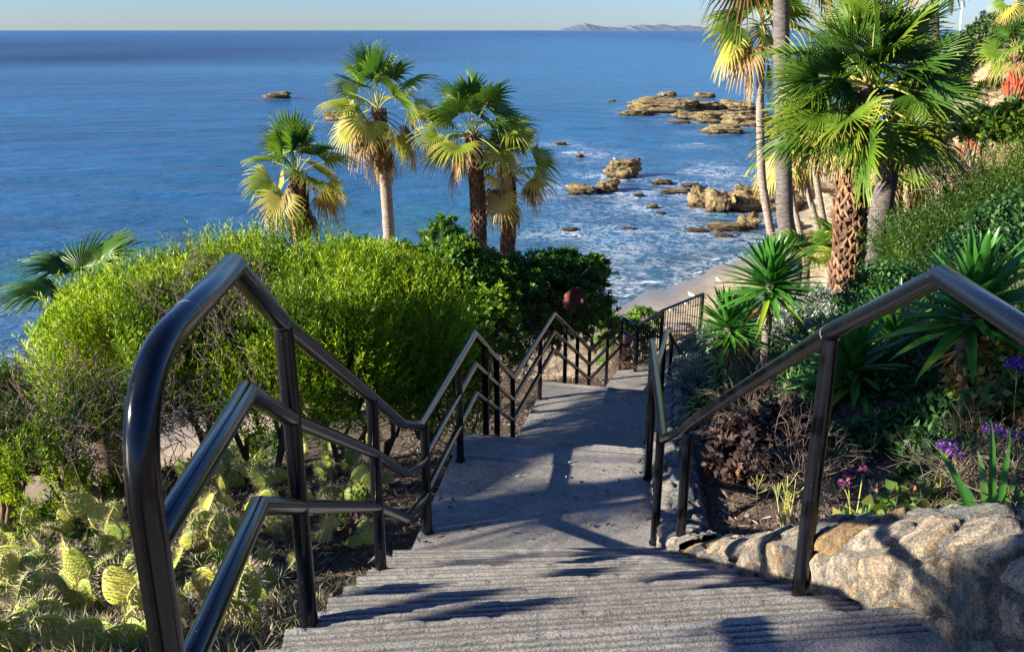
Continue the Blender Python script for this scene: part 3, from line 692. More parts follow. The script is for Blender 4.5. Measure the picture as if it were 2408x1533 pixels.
stone_wall("stone_retaining_wall", [(1.52, .9, -1.10, -1.75), (1.36, 1.6, -1.20, -1.75), (1.24, 2.05, -1.28, -1.85), (1.13, 2.45, -1.50, -2.05), (1.06, 2.85, -1.78, -2.3), (1.02, 3.4, -2.16, -2.65), (.99, 4.1, -2.66, -3.1), (.97, 4.55, -2.98, -3.4), (.98, 4.9, -3.12, -3.4)], .36,
           "thick tan and grey fieldstone wall stepping down beside the nearest flight", M['stonew'], .165, .012, 5, .052)
yy = [4.3, 5.0, 5.5, 6.39, 7.3, 8.3, 9.3, 10.3, 11.3, 12.3, 13.1, 13.9, 14.5, 15.1, 16, 17]
stone_wall("stone_curb_wall", [(xr(y) - .02, y, sp(y) + .15, sp(y) - .3) for y in yy], .34,
           "low rounded grey stone curb following the landings on the right", M['stoneg'], .20, .022, 11, .05, .8)

# ================================================================== RAILINGS
RT = .029
ZL1, ZL2, ZL3 = -2.38, -3.56, -4.88
def vec(p): return np.array(p, float)
def leftpath(dz):
    z0 = -.52 + dz; d1 = dz * .93; d2 = dz * .85; d3 = dz * .79
    a = [(-.618, 1.39, z0), (-.650, 1.97, z0), (-.700, 2.53, -.85 + dz), (-.665, 3.8, -1.64 + d1), (-.62, 4.45, -2.10 + d1), (-.585, 5.05, ZL1 + d2), (-.31, 6.82, ZL1 + d2), (.01, 8.74, ZL2 + d3), (.56, 11.0, ZL2 + d3), (1.27, 13.18, ZL3 + d3), (2.0, 14.84, ZL3 + d3), (2.16, 14.42, ZL3 + d3)]
    return [vec(p) for p in a]
lr = empty("stair_railing", "long black railing with three tube rails zigzagging down the left side of the stairs", "railing", (-.6, 1.29, -1.62))
tp = leftpath(0)
tp[4] = tp[4] + np.array([0, 0, .02])
top_pts = [vec((-.615, 1.29, -1.66)), vec((-.615, 1.29, -.80)), vec((-.617, 1.29, -.60)), vec((-.618, 1.42, -.52))] + tp[1:]
cur = [vec((-.615, 1.29, -1.66)), vec((-.615, 1.29, -.86))] + list(bezier((-.615, 1.29, -.78), (-.616, 1.29, -.52), (-.622, 1.52, -.52), 10)) + tp[1:]
part(tube(MB(), cur, RT, 20), "top_rail", M['black'], lr, True)
for nm, dz in (("middle_rail", -.32), ("bottom_rail", -.635)):
    p = leftpath(dz); p[0] = vec((-.617, 1.30, p[0][2]))
    part(tube(MB(), p, RT * .92, 18), nm, M['black'], lr, True)
def rail_z(path, Y):
    ys_ = [q[1] for q in path]; return float(np.interp(Y, ys_[:-1], [q[2] for q in path][:-1])), float(np.interp(Y, ys_[:-1], [q[0] for q in path][:-1]))
for Y, zb in ((2.53, -1.96), (3.8, -2.6), (5.155, -3.22), (6.19, -3.22), (7.25, -3.75), (7.8, -4.05), (8.72, -4.4), (10.13, -4.4), (11.6, -5.1), (12.3, -5.4), (13.1, -5.75), (14.0, -5.72), (14.75, -5.72)):
    z, x = rail_z(tp, Y)
    mb = tube(MB(), [(x, Y, zb - .12), (x, Y, z - .01)], RT, 16)
    if zb > -5 or True: tube(mb, [(x, Y, zb - .004), (x, Y, zb + .006)], RT * 1.35, 16)
    part(mb, "post", M['black'], lr, True)
for k, (a, b, t) in enumerate(((0, 1, .45), (1, 2, .92), (2, 3, .08), (5, 6, .62))):
    A_ = tp[a]; B_ = tp[b]; 
    if a == 0: A_ = vec((-.622, 1.52, -.52)); t = .18
    p = A_ + (B_ - A_) * t; d = unit(B_ - A_) * .0012
    part(tube(MB(), [p - d, p + d], RT * 1.012, 24), "seam", M['seam'], lr, True)
rr = empty("stair_handrail", "single black tube handrail on posts along the right side of the stairs", "railing", (1.1, 2.2, -1.62))
rpath = [(1.10, .9, -.62), (1.12, 1.8, -.62), (1.15, 2.25, -.62), (1.045, 2.69, -.93), (1.0, 4.30, -1.98), (.975, 4.58, -2.2), (.935, 4.86, ZL1), (1.13, 6.62, ZL1), (1.60, 9.0, ZL2), (1.95, 10.33, ZL2), (2.69, 12.6, ZL3)]
part(tube(MB(), [vec(p) for p in rpath], RT, 20), "top_rail", M['black'], rr, True)
for (x, Y, zb, zt) in ((1.045, 2.69, -1.98, -.955), (1.0, 4.5, -3.1, -2.16), (.945, 5.02, -3.22, -2.4), (1.03, 5.9, -3.22, -2.4), (1.12, 6.5, -3.22, -2.4), (1.28, 7.45, -3.9, -2.82), (1.5, 8.6, -4.4, -3.4), (1.88, 10.13, -4.4, -3.58), (2.1, 10.8, -4.75, -3.86), (2.45, 11.9, -5.4, -4.5), (1.11, 1.2, -1.62, -.65)):
    mb = tube(MB(), [(x, Y, zb - .12), (x, Y, zt)], RT, 16); tube(mb, [(x, Y, zb - .004), (x, Y, zb + .006)], RT * 1.3, 16)
    tube(mb, [(x - .029, Y - .012, zt - .07), (x - .031, Y - .013, zt - .07)], .006, 8)
    part(mb, "post", M['black'], rr, True)
p = vec(rpath[3]) + unit(vec(rpath[3]) - vec(rpath[4])) * -.03; d = unit(vec(rpath[4]) - vec(rpath[3])) * .0015
part(tube(MB(), [p - d, p + d], RT * 1.012, 24), "seam", M['seam'], rr, True)

# picket fence
fe = empty("picket_fence", "black metal picket fence above the beach at the bottom of the stairs", "fence", (2.2, 14.35, -5.72))
fp = [vec((2.18, 14.38, -4.88)), vec((2.78, 15.28, -4.87)), vec((3.74, 16.36, -4.88))]
part(tube(MB(), fp, .026, 12), "top_rail", M['black'], fe, True)
part(tube(MB(), [q + np.array([0, 0, -.74]) for q in fp], .020, 10), "bottom_rail", M['black'], fe, True)
for q in fp: part(tube(MB(), [q + np.array([0, 0, -.9]), q + np.array([0, 0, 0])], .032, 4), "post", M['black'], fe)
for a, b, n_ in ((fp[0], fp[1], 11), (fp[1], fp[2], 15)):
    for t in (np.arange(n_) + 1) / (n_ + 1.):
        q = a + (b - a) * t; part(tube(MB(), [q + np.array([0, 0, -.74]), q], .0085, 6, False), "picket", M['black'], fe)
# bollard
bo = empty("stone_bollard", "dark bollard with a speckled domed top behind the lower railing", "bollard", (2.03, 15.02, -5.95))
part(tube(MB(), [(2.03, 15.02, -6.05), (2.03, 15.02, -5.42)], .145, 24), "shaft", solid_mat("dark_bollard", [(.3, (.035, .025, .022)), (.7, (.08, .055, .045))], 20, .6), bo, True)
V, F = ICO3; V = V * np.array([.15, .15, .17]) + np.array([2.03, 15.02, -5.36])
part(MB().add(V, F), "domed_top", solid_mat("speckled_granite", [(.35, (.16, .10, .09)), (.5, (.34, .22, .20)), (.7, (.5, .4, .36))], 60, .7), bo, True)
part(tube(MB(), [(2.03, 15.02, -5.43), (2.03, 15.02, -5.38)], .155, 24), "collar", M['black'], bo, True)

# ================================================================== PLANTS
def sprigs(pos, dirs, L, m, ll, lw, spread=.9, start=.0, rng=rng, dihed=.35, vj=.35, lw_pos=.45, vb=None):
    """pos, dirs: (n,3). returns V,F,A of m leaves per sprig (kite shaped, slightly folded)"""
    n = len(pos); dirs = unit(dirs)
    Ls = L * rng.uniform(.7, 1.25, (n, 1))
    ref = np.where(np.abs(dirs[:, 2:3]) < .9, np.array([[0, 0, 1.]]), np.array([[1., 0, 0]]))
    e1 = unit(np.cross(dirs, ref)); e2 = np.cross(dirs, e1)
    j = np.arange(m)[None, :]; t = start + (1 - start) * (j + rng.uniform(0, 1, (n, m)) * .6) / m
    ang = j * 2.4 + rng.uniform(0, 2 * pi, (n, 1)) + rng.uniform(-.4, .4, (n, m))
    base = pos[:, None] + dirs[:, None] * (Ls[:, None] * t[..., None])
    rad = e1[:, None] * np.cos(ang)[..., None] + e2[:, None] * np.sin(ang)[..., None]
    ld = unit(dirs[:, None] * rng.uniform(.35, 1.1, (n, m, 1)) + rad * spread + rng.normal(0, .12, (n, m, 3)))
    l = ll * rng.uniform(.65, 1.2, (n, m, 1)); wv = unit(np.cross(ld, rad + rng.normal(0, .25, (n, m, 3)))); nr = np.cross(ld, wv)
    a = base; b = base + ld * l * lw_pos + wv * lw * .5 + nr * lw * dihed; c = base + ld * l; d = base + ld * l * lw_pos - wv * lw * .5 + nr * lw * dihed
    V = np.stack([a, b, c, d], 2).reshape(-1, 3); k = np.arange(n * m) * 4
    F = np.stack([k, k + 1, k + 2, k + 3], 1)
    base_v = rng.random((n, 1)) if vb is None else np.asarray(vb).reshape(n, 1)
    A = np.clip(base_v * (1 - vj) + rng.random((n, m)) * vj, 0, 1); A = np.repeat(A.reshape(-1), 4)
    return V, F, A
def lobe_points(lobes, n, rng=rng, shell=.72, up=.0, lump=.22, seed=1):
    """points in ellipsoid shells of lobes [(c, (rx,ry,rz))]"""
    vol = np.array([r[0] * r[1] + r[1] * r[2] + r[0] * r[2] for c, r in lobes]); cnt = (vol / vol.sum() * n).astype(int)
    Pp = []; Dd = []
    for (c, r), k in zip(lobes, cnt):
        d = unit(rng.normal(0, 1, (k, 3))); d[:, 2] = np.where(d[:, 2] < -.55, -d[:, 2], d[:, 2])
        f = (shell + (1 - shell) * rng.random((k, 1)) ** .6) * (1 + lump * 2 * n3(d * 1.0, 2.3, seed)[:, None])
        Pp.append(np.asarray(c) + d * f * np.asarray(r)); Dd.append(unit(d / np.asarray(r)))
    return np.concatenate(Pp), np.concatenate(Dd)
def branches(mb, base, ends, r0=.03, n=6, wig=.12, rng=rng):
    base = np.asarray(base, float)
    for e in ends:
        e = np.asarray(e, float); m = (base + e) / 2 + rng.normal(0, wig, 3); pts = bezier(base, m, e, n); pts[1:-1] += rng.normal(0, wig * .25, (n - 2, 3))
        tube(mb, pts, np.linspace(r0, r0 * .2, n), 5, False)
    return mb
def shrub(name, label, cat, lobes, mat, n, L, m, ll, lw, spread=.9, start=0., upbias=.5, br=30, group=None, shell=.72, base=None, tops=None, twigs=0, lump=.22, seed=1, keep=None):
    c0 = np.mean([c for c, r in lobes], 0)
    if base is None: base = np.array([c0[0], c0[1], float(H(c0[0], c0[1])) - .05])
    root = empty(name, label, cat, tuple(base), group)
    if tops:
        rt = np.random.default_rng(seed + 100); ex = []
        for _ in range(tops):
            c, r = lobes[rt.integers(0, len(lobes))]; d = unit(rt.normal(0, 1, 3)); d[2] = abs(d[2]) + .5; d = unit(d); q = rt.uniform(.05, .13); ex.append((np.array(c) + d * np.array(r) * 1.05, (q, q, q * rt.uniform(.8, 1.6))))
        lobes = list(lobes) + ex
    Pp, Dd = lobe_points(lobes, n, shell=shell, lump=lump, seed=seed)
    ok = Pp[:, 2] > H(Pp[:, 0], Pp[:, 1]) + .02
    if keep is not None: ok &= keep(Pp)
    Pp, Dd = Pp[ok], Dd[ok]
    Dd = unit(Dd + np.array([0, 0, upbias]) + rng.normal(0, .3, Dd.shape))
    vb = np.clip(.38 + 1.5 * n3(Pp, 1.4, seed) + .28 * rng.normal(0, 1, len(Pp)), 0, 1)
    mb = MB().add(*sprigs(Pp, Dd, L, m, ll, lw, spread, start, vb=vb))
    part(mb, "foliage", mat, root)
    ends = Pp[rng.choice(len(Pp), min(br, len(Pp)), replace=False)]
    bm = MB(); 
    nb_ = max(1, len(lobes))
    for (c, r) in lobes[:12]:
        bz = base if len(lobes) <= 3 else np.array([c[0], c[1], max(float(H(c[0], c[1])) - .05, c[2] - r[2] * 1.3)]); sel = ends[np.argsort(np.linalg.norm((ends - c) / r, axis=1))[:max(3, br // nb_)]]
        branches(bm, bz, sel, .028)
    part(bm, "branches", M['branch'], root, True)
    if twigs:
        Pt, Dt = lobe_points([(c, np.array(r) * .80) for c, r in lobes], twigs, shell=.5)
        tm = MB(); k = len(Pt); d = unit(rng.normal(0, 1, (k, 3)) + [0, 0, .3]); wv = unit(np.cross(d, rng.normal(0, 1, (k, 3)))) * .004; l = rng.uniform(.12, .4, (k, 1))
        mid = Pt + d * l * .5 + rng.normal(0, .03, (k, 3)); V = np.stack([Pt - wv, Pt + wv, mid + wv, mid - wv, Pt + d * l + wv * .4, Pt + d * l - wv * .4], 1).reshape(-1, 3); q = np.arange(k) * 6
        tm.add(V, np.concatenate([np.stack([q, q + 1, q + 2, q + 3], 1), np.stack([q + 3, q + 2, q + 4, q + 5], 1)]))
        part(tm, "dry_twigs", M['twig'], root)
    return root
def lob(u, v, Y, rx, ry, rz): return (P(u, v, Y), (rx, ry, rz))

# lime feathery shrubs on the left
shrub("feathery_shrub", "large lime green feathery shrub behind the near left railing", "shrub",
      [lob(345, 840, 7.6, .56, .7, .56), lob(520, 775, 8.2, .80, .9, .58), lob(285, 900, 6.9, .46, .6, .55), lob(460, 880, 7.3, .75, .7, .66), lob(690, 735, 8.6, .72, .8, .60), lob(400, 800, 8.0, .48, .6, .44), lob(245, 860, 7.4, .28, .4, .32), lob(620, 725, 8.9, .6, .6, .42), lob(560, 900, 7.4, .6, .6, .6), lob(275, 790, 8.0, .28, .4, .28), lob(340, 930, 6.8, .4, .4, .35), lob(200, 920, 6.8, .3, .4, .35), lob(450, 790, 7.6, .5, .5, .4), lob(380, 830, 7.2, .35, .4, .3), lob(590, 830, 7.6, .45, .5, .4)],
      M['lime'], 8600, .36, 18, .060, .0125, .50, 0, 1.5, 60, twigs=900, tops=16, seed=2, keep=lambda p: (fbm(p[:, 0] * .9 + 3, p[:, 2] * 1.1 + p[:, 1] * .4) > .22))
shrub("feathery_shrub", "lime and mid green feathery shrub leaning over the railing of the second flight", "shrub",
      [lob(830, 790, 8.0, .7, .7, .60), lob(980, 850, 7.8, .50, .5, .62), lob(780, 890, 7.1, .62, .6, .62), lob(920, 790, 8.6, .6, .6, .60), lob(1070, 960, 8.2, .34, .4, .52), lob(640, 960, 6.8, .5, .4, .42), lob(900, 940, 7.4, .5, .4, .45), lob(1010, 930, 7.9, .42, .4, .4)],
      M['lime'], 6600, .36, 18, .060, .0125, .50, 0, 1.5, 50, twigs=500, tops=12, seed=4)
shrub("feathery_shrub", "low yellow green tuft of shrub among the cacti at far left", "shrub",
      [lob(110, 1120, 6.0, .28, .3, .30), lob(210, 1040, 6.3, .4, .35, .36)], M['lime'], 900, .18, 12, .05, .010, .55, 0, 1.0, 12, seed=6)
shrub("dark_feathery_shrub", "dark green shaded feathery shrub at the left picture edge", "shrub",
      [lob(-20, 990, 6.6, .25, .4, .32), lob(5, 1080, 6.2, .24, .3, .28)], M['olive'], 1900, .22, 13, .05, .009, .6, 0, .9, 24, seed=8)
# glossy dark shrubs
shrub("glossy_shrub", "dense dark green broadleaf shrub rising behind the lime shrub", "shrub",
      [lob(900, 660, 13.0, .7, .8, .45), lob(1045, 585, 13.2, .30, .4, .30), lob(1000, 700, 12.4, .9, .8, .6), lob(1120, 680, 12.6, .6, .7, .45), lob(1130, 800, 11.8, .55, .6, .7), lob(940, 630, 12.8, .35, .4, .28), lob(860, 620, 13.4, .4, .5, .25), lob(1080, 640, 12.6, .4, .4, .35), lob(1040, 780, 12, .6, .5, .5)],
      M['pitto'], 4200, .15, 9, .088, .036, 1.0, .45, .8, 70, twigs=700, tops=14, seed=3, lump=.5, shell=.5)
shrub("glossy_shrub", "dark green broadleaf shrub between second railing and the sea, with bare twiggy base", "shrub",
      [lob(1250, 690, 13.2, .65, .7, .45), lob(1310, 645, 14.0, .40, .5, .30), lob(1365, 690, 13.6, .34, .5, .36), lob(1225, 770, 12.8, .5, .5, .45), lob(1400, 770, 14.0, .26, .4, .34), lob(1310, 760, 13.2, .45, .5, .42), lob(1180, 660, 13.4, .45, .5, .32), lob(1390, 655, 14.2, .24, .3, .18), lob(1340, 730, 13.2, .4, .4, .3)],
      M['pitto'], 3000, .15, 9, .085, .036, 1.0, .45, .8, 90, twigs=900, tops=14, seed=5, lump=.5, shell=.5)
shrub("glossy_shrub", "small broadleaf shrub beside the top of the stone bollard", "shrub",
      [lob(1475, 830, 15.6, .45, .4, .6), lob(1510, 775, 16.2, .32, .3, .36), lob(1440, 800, 15.4, .25, .3, .4)], M['pitto'], 900, .12, 8, .07, .032, 1.0, .4, .8, 20, twigs=250, seed=7)
# bare twig tangle under them
def twig_bush(label, c, r, n, mat=M['twig'], ln=.35, name="dry_twig_bush", wd=.004, up=.5):
    root = empty(name, label, "dry bush", tuple(c))
    mb = MB(); c = np.asarray(c)
    for i in range(n):
        d = unit(rng.normal(0, 1, 3) + [0, 0, up]); p = c + rng.normal(0, .18, 3) * r
        pts = [p]
        for s in range(4): d = unit(d + rng.normal(0, .35, 3)); pts.append(pts[-1] + d * np.mean(r) * .36)
        tube(mb, pts, np.linspace(wd, wd * .35, 5), 3, False)
        for s in (2, 3):
            q = pts[s]
            for _ in range(2):
                e = unit(d + rng.normal(0, .7, 3)); tube(mb, [q, q + e * np.mean(r) * .18, q + unit(e + rng.normal(0, .4, 3)) * np.mean(r) * .36], [wd * .55, wd * .4, wd * .2], 3, False)
    part(mb, "twigs", mat, root); return root
for u, v, Y, r, n, lab in ((530, 800, 6.9, (.8, .6, .6), 140, "brown dead twig patch in the middle of the lime shrub"), (160, 1010, 6.1, (.7, .5, .4), 110, "grey dead twigs under the left of the lime shrub"),
                        (400, 1000, 6.2, (.6, .4, .4), 70, "brown dead twigs above the cacti behind the thick end post"), (1230, 870, 12.3, (1.1, .8, .7), 150, "bare brown twigs behind the second flight railing"),
                        (1450, 850, 14.8, (.6, .5, .6), 90, "bare twigs behind the third flight railing"), (1290, 770, 13.0, (.9, .6, .7), 90, "twiggy understory below the small sea side shrub")):
    twig_bush(lab, P(u, v, Y), np.array(r), n, M['branch'] if Y > 11 else M['twig'])
# red brown thing hanging in the shrub
c = P(1347, 705, 12.3); V, F = ICO4; V = V * (1 + .35 * n3(V, 1.6, 3)[:, None] + .15 * n3(V, 5, 4)[:, None]); V = V * np.array([.15, .04, .20]); V[:, 0] += V[:, 2] * .25
V[:, 1] += .05 * np.sin(V[:, 0] * 18) + .04 * np.sin(V[:, 2] * 22)
tag(MB().add(V + c, F).build("dead_leaf_clump", M['hang'], None, True, loc=c), "reddish brown crumpled dead leaf hanging in the dark glossy shrub", "dead leaf")

# ------------------------------------------------------------------ fan palms
def fan_leaf(R, nseg=30, spread=4.0, cup=.25, fold=.012, split=.55, tipdroop=.25, rng=rng, wmul=1.0):
    if nseg >= 34: split *= .78; tipdroop *= .5
    V = []; F = []; S = []; k = 0
    st = np.array([.04, .35, split, .80, 1.0])
    for i in range(nseg):
        a = -spread / 2 + spread * (i + .5) / nseg; da = spread / nseg
        ln = R * (1 - .22 * (abs(a) / (spread / 2)) ** 2) * rng.uniform(.86, 1.06)
        dr = rng.normal(0, .05); tipd = rng.uniform(0, .22) ** 1.2; 
        for s in st:
            r = s * ln; wd = min(r, split * ln) * da * .5 * wmul
            if s > split: wd *= max(.06, 1 - (s - split) / (1 - split)) ** .8
            aa = a + dr * max(0, s - split) * 2.2
            cx, cy = r * cos(aa), r * sin(aa); tx, ty = -sin(aa), cos(aa)
            z = cup * (abs(sin(a * .5)) ** 1.5) * r - tipdroop * R * max(0, s - .35) ** 2 - tipd * R * max(0, s - .6) * 1.4
            V += [(cx - tx * wd, cy - ty * wd, z), (cx, cy, z + fold + wd * .35), (cx + tx * wd, cy + ty * wd, z)]; S += [s] * 3
        for q in range(4):
            b = k + q * 3; F += [(b, b + 1, b + 4, b + 3), (b + 1, b + 2, b + 5, b + 4)]
        k += 15
    return np.array(V), np.array(F), np.array(S)
def frame(dx, up=(0, 0, 1), roll=0.):
    x = unit(dx); z = unit(np.asarray(up) - x * (x @ np.asarray(up))); y = np.cross(z, x)
    if roll: y, z = y * cos(roll) + z * sin(roll), z * cos(roll) - y * sin(roll)
    return np.stack([x, y, z], 1)
def make_frond(root, heart, az, el, pet, R, v, dead=False, nseg=30, grav=.5, rng=rng, tilt=None, roll=None, spread=None, name=None):
    d = np.array([cos(az) * cos(el), sin(az) * cos(el), sin(el)]); heart = np.asarray(heart)
    hub = heart + d * pet + np.array([0, 0, -.12 * pet * cos(el)])
    d2 = unit(hub - (heart + d * pet * .5)); d3 = unit(d2 + np.array([0, 0, -(.15 if tilt is None else tilt)]))
    V, F, S = fan_leaf(R, nseg, spread or rng.uniform(3.3, 4.3), rng.uniform(.1, .5), .01, rng.uniform(.45, .6), rng.uniform(.12, .4), rng)
    Mx = frame(d3, (0, 0, 1) if abs(d3[2]) < .97 else (cos(az), sin(az), .2), rng.normal(0, .35) if roll is None else roll)
    W = V @ Mx.T + hub
    g = np.clip(S - .55, 0, 1); W[:, 2] -= grav * R * (g ** 1.7) * 1.6 * (1 if not dead else 1.3)
    if dead: W[:, :2] = heart[:2] + (W[:, :2] - heart[:2]) * .9
    A = np.clip(v + .95 * np.clip(S - .55, 0, 1) + rng.uniform(-.08, .08, len(S)), 0, 1)
    mb = MB().add(W, F, A)
    o = part(mb, name or ("dead_frond" if dead else "frond"), M['fan_dead'] if dead else M['fan'], root)
    pm = tube(MB(), [heart, (heart + hub) / 2 + np.array([0, 0, .06 * pet]), hub, hub + d3 * R * .22], [.022, .016, .012, .004], 6, False)
    o2 = pm.build("petiole", M['petiole'] if not dead else M['branch'], None, True); o2.parent = o
    return o
def palm_trunk(root, pts, r0, r1, mat, boots=False, rough=.0, n=16):
    pts = np.asarray(pts, float); m = 60; t = np.linspace(0, 1, m); s = np.linspace(0, len(pts) - 1, m)
    Pt = np.stack([np.interp(s, np.arange(len(pts)), pts[:, k]) for k in range(3)], 1)
    for _ in range(6): Pt[1:-1] = (Pt[:-2] + Pt[1:-1] * 2 + Pt[2:]) / 4
    rad = r0 + (r1 - r0) * t; rad = rad * (1 + rng.uniform(-.03, .03, m) + rough * (hsh(np.arange(m) * 3.1, 2.0) - .5))
    o = part(tube(MB(), Pt, rad, n), "trunk", mat, root, True); return Pt, rad
def add_boots(root, Pt, rad, t0, t1, size=.16, step=.11, flare=.05, per=7, name="leaf_boots"):
    mb = MB(); L = np.concatenate([[0], np.cumsum(np.linalg.norm(np.diff(Pt, axis=0), axis=1))]); tot = L[-1]; s = t0 * tot; k = 0
    while s < t1 * tot:
        p = np.array([np.interp(s, L, Pt[:, j]) for j in range(3)]); r = np.interp(s, L, rad)
        for j in range(per):
            a = (j + .5 * (k % 2)) * 2 * pi / per + random.uniform(-.1, .1); e = np.array([cos(a), sin(a), 0]); tz = np.array([0, 0, 1.]); tn = np.cross(tz, e)
            w = size * random.uniform(.8, 1.1); h = size * random.uniform(.9, 1.3); fl = flare * random.uniform(.5, 1.6); sk = random.uniform(-.25, .25) * w
            hh = h * 1.1; lw = w * random.uniform(.2, .3); col = random.random() ** 1.5 * .85
            tip = p + e * (r + fl) + tz * hh * .5 + tn * sk * .4; tipw = tn * w * random.uniform(.12, .22)
            for sg in (-1, 1):
                b0 = p + e * (r * 1.0 + .004) + tn * sg * w * .78 - tz * hh * .62; b1 = b0 - tn * sg * lw * 1.5
                q = [b1, b0, tip + tipw * (1 if sg > 0 else -.2), tip - tipw * (.2 if sg > 0 else 1)]
                if sg < 0: q = [b0, b1, tip + tipw * .2, tip - tipw]
                up = e * .016; V = np.array([x + up for x in q] + [x - e * .01 for x in q])
                mb.add(V, np.array([(0, 1, 2, 3), (1, 5, 6, 2), (0, 3, 7, 4), (2, 6, 7, 3)]), [col] * 2 + [min(1, col + .25)] * 2 + [.05] * 4)
        s += step; k += 1
    return part(mb, name, M['boot'], root)
def crown(root, heart, n, pet, R, dead=6, skirt=0, gold=.35, nseg=28, elmin=-.5, elmax=1.45, grav=.22, seed=1):
    r = np.random.default_rng(seed)
    for i in range(n):
        t = i / max(1, n - 1); az = i * 2.4 + r.uniform(-.25, .25); el = elmax + (elmin - elmax) * t ** 1.15 + r.uniform(-.12, .12)
        make_frond(root, heart + np.array([0, 0, .05 * (1 - t)]), az, el, pet * r.uniform(.8, 1.15), R * r.uniform(.85, 1.1), np.clip(.2 + gold * t * t * 1.6 + r.uniform(-.1, .16), 0, 1), nseg=nseg, grav=grav * (.5 + 1.6 * t), rng=r, roll=r.normal(0, .55), tilt=r.uniform(-.15, .5) * t + r.uniform(-.1, .1))
    for i in range(dead):
        make_frond(root, heart - np.array([0, 0, .15]), i * 2.1 + r.uniform(-.3, .3), r.uniform(-.75, -.3), pet * r.uniform(.8, 1.1), R * r.uniform(.7, .9), r.uniform(.3, .7), True, 22, .9, r)
    for i in range(skirt):
        make_frond(root, heart - np.array([0, 0, .3]), i * 2.4, r.uniform(-1.45, -1.15), pet * r.uniform(.7, 1.0), R * r.uniform(.7, .85), r.uniform(.3, .7), True, 20, .8, r, spread=1.8)

# four sea side palms
def sea_palm(label, heart_uv, base_u, Y, R, pet, n, dead, skirt, r0, r1, gold, seed, kind='grey', boots=(.0, 1.), mid=None):
    hp = P(*heart_uv, Y); b = P(base_u, 600, Y); bz = float(H(b[0], Y)); base = np.array([b[0] + (b[0] - hp[0]) * .6, Y, bz])
    root = empty("fan_palm", label, "palm tree", tuple(base), "fan palms between the shrubs and the sea")
    pts = [base - [0, 0, .3], base * .5 + np.array([b[0], b[1], b[2]]) * .5, b, (b + hp) / 2 + (np.array([.04, 0, 0])), hp]
    Pt, rad = palm_trunk(root, pts, r0 * 1.25, r1, M['trunk_grey'] if kind == 'grey' else M['trunk_brown'])
    add_boots(root, Pt, rad, boots[0], boots[1], .15, .13, .045, 8)
    crown(root, hp, n, pet, R, dead, skirt, gold, 28, seed=seed); return root
sea_palm("leftmost and lowest of the sea side palms, shaggy brown skirt above the lime shrub", (700, 412), 712, 27., 1.05, .95, 17, 7, 7, .19, .22, .62, 11, 'brown', (.80, 1.0))
sea_palm("tallest sea side palm with smooth pale trunk and dead brown fan hanging below crown", (890, 258), 918, 30., 1.15, 1.25, 19, 8, 6, .17, .20, .65, 12, 'grey', (.84, 1.0))
sea_palm("sea side palm with dark booted trunk, third from the left", (1112, 318), 1128, 29., 1.1, 1.15, 20, 4, 0, .19, .21, .38, 13, 'brown', (.62, 1.0))
sea_palm("rightmost sea side palm with a straw coloured dead frond hanging on its trunk", (1195, 405), 1193, 30., 1.0, 1.0, 16, 7, 4, .19, .21, .55, 14, 'brown', (.55, 1.0))
# low palm mostly hidden at the left
c = P(195, 690, 9.6); root = empty("fan_palm", "low fan palm whose fronds stick out left of the lime shrub", "palm tree", (c[0], c[1], float(H(c[0], c[1]))), "fan palms between the shrubs and the sea")
palm_trunk(root, [(c[0], c[1], float(H(c[0], c[1])) - .2), c], .16, .14, M['trunk_brown'])
for az, el, v in ((2.9, .1, .05), (3.1, -.35, .05), (2.4, .75, .15), (1.9, .9, .25), (.9, 1.0, .25), (3.0, -.75, .03), (.3, .9, .2), (4.2, .5, .1)):
    make_frond(root, c, az, el, .34, .64, v, nseg=30, grav=.15, roll=random.uniform(-.4, .4))

# right hand group of palms
PG = "palms standing on the slope right of the stairs"
def slope_palm(label, top, mids, Y, r0, r1, mat, base_uv=None, name="fan_palm"):
    b = P(*base_uv, Y); z = float(H(b[0], Y)); base = np.array([b[0], Y, min(z, b[2])])
    root = empty(name, label, "palm tree", tuple(base), PG)
    pts = [base - [0, 0, .3], b] + [P(u, v, Y) for u, v in mids] + [P(*top, Y)]
    # resample by length
    Pt, rad = palm_trunk(root, pts, r0, r1, mat, n=20); return root, Pt, rad
# A big foreground booted palm
root, Pt, rad = slope_palm("big palm with criss-cross leaf boots and wide green crown, nearest on the right slope", (2045, 205), [(2000, 500), (2010, 330)], 12.0, .195, .145, M['trunk_brown'], (1992, 640))
add_boots(root, Pt, rad, .02, .98, .13, .078, .045, 8)
h = Pt[-1]; r = np.random.default_rng(5)
big = [(3.3, .25), (2.9, .0), (3.6, -.1), (3.0, -.35), (2.6, .55), (2.2, 1.0), (1.2, 1.2), (.6, .7), (.2, .35), (.0, .0), (-.2, -.35), (.3, -.3), (4.4, .5), (4.9, .1), (4.2, -.25), (5.3, .55), (5.8, .2), (5.5, -.2), (5.0, -.6), (3.9, .8), (4.7, 1.0), (3.3, -.6), (-.3, .55), (2.4, .2), (1.6, .5), (.8, .1), (5.95, -.55), (3.75, .3), (5.2, -.95), (4.3, -.8)]
big += [(r.uniform(0, 6.28), r.uniform(-.45, 1.3)) for _ in range(30)]
for i, (az, el) in enumerate(big):
    make_frond(root, h + np.array([0, 0, -.2 * (el < 0)]), az, max(el, -.42), r.uniform(.45, .95), r.uniform(.58, .82), np.clip(.2 + r.uniform(-.18, .28) + (.12 if el < 0 else 0), 0, 1), nseg=38, grav=.08, rng=r, tilt=r.uniform(-.1, .3), roll=r.normal(0, .7))
for i in range(10): make_frond(root, h - np.array([0, 0, .15]), i * 1.1 + .4, r.uniform(-.8, -.4), .45, .6, .5, True, 22, .6, r)
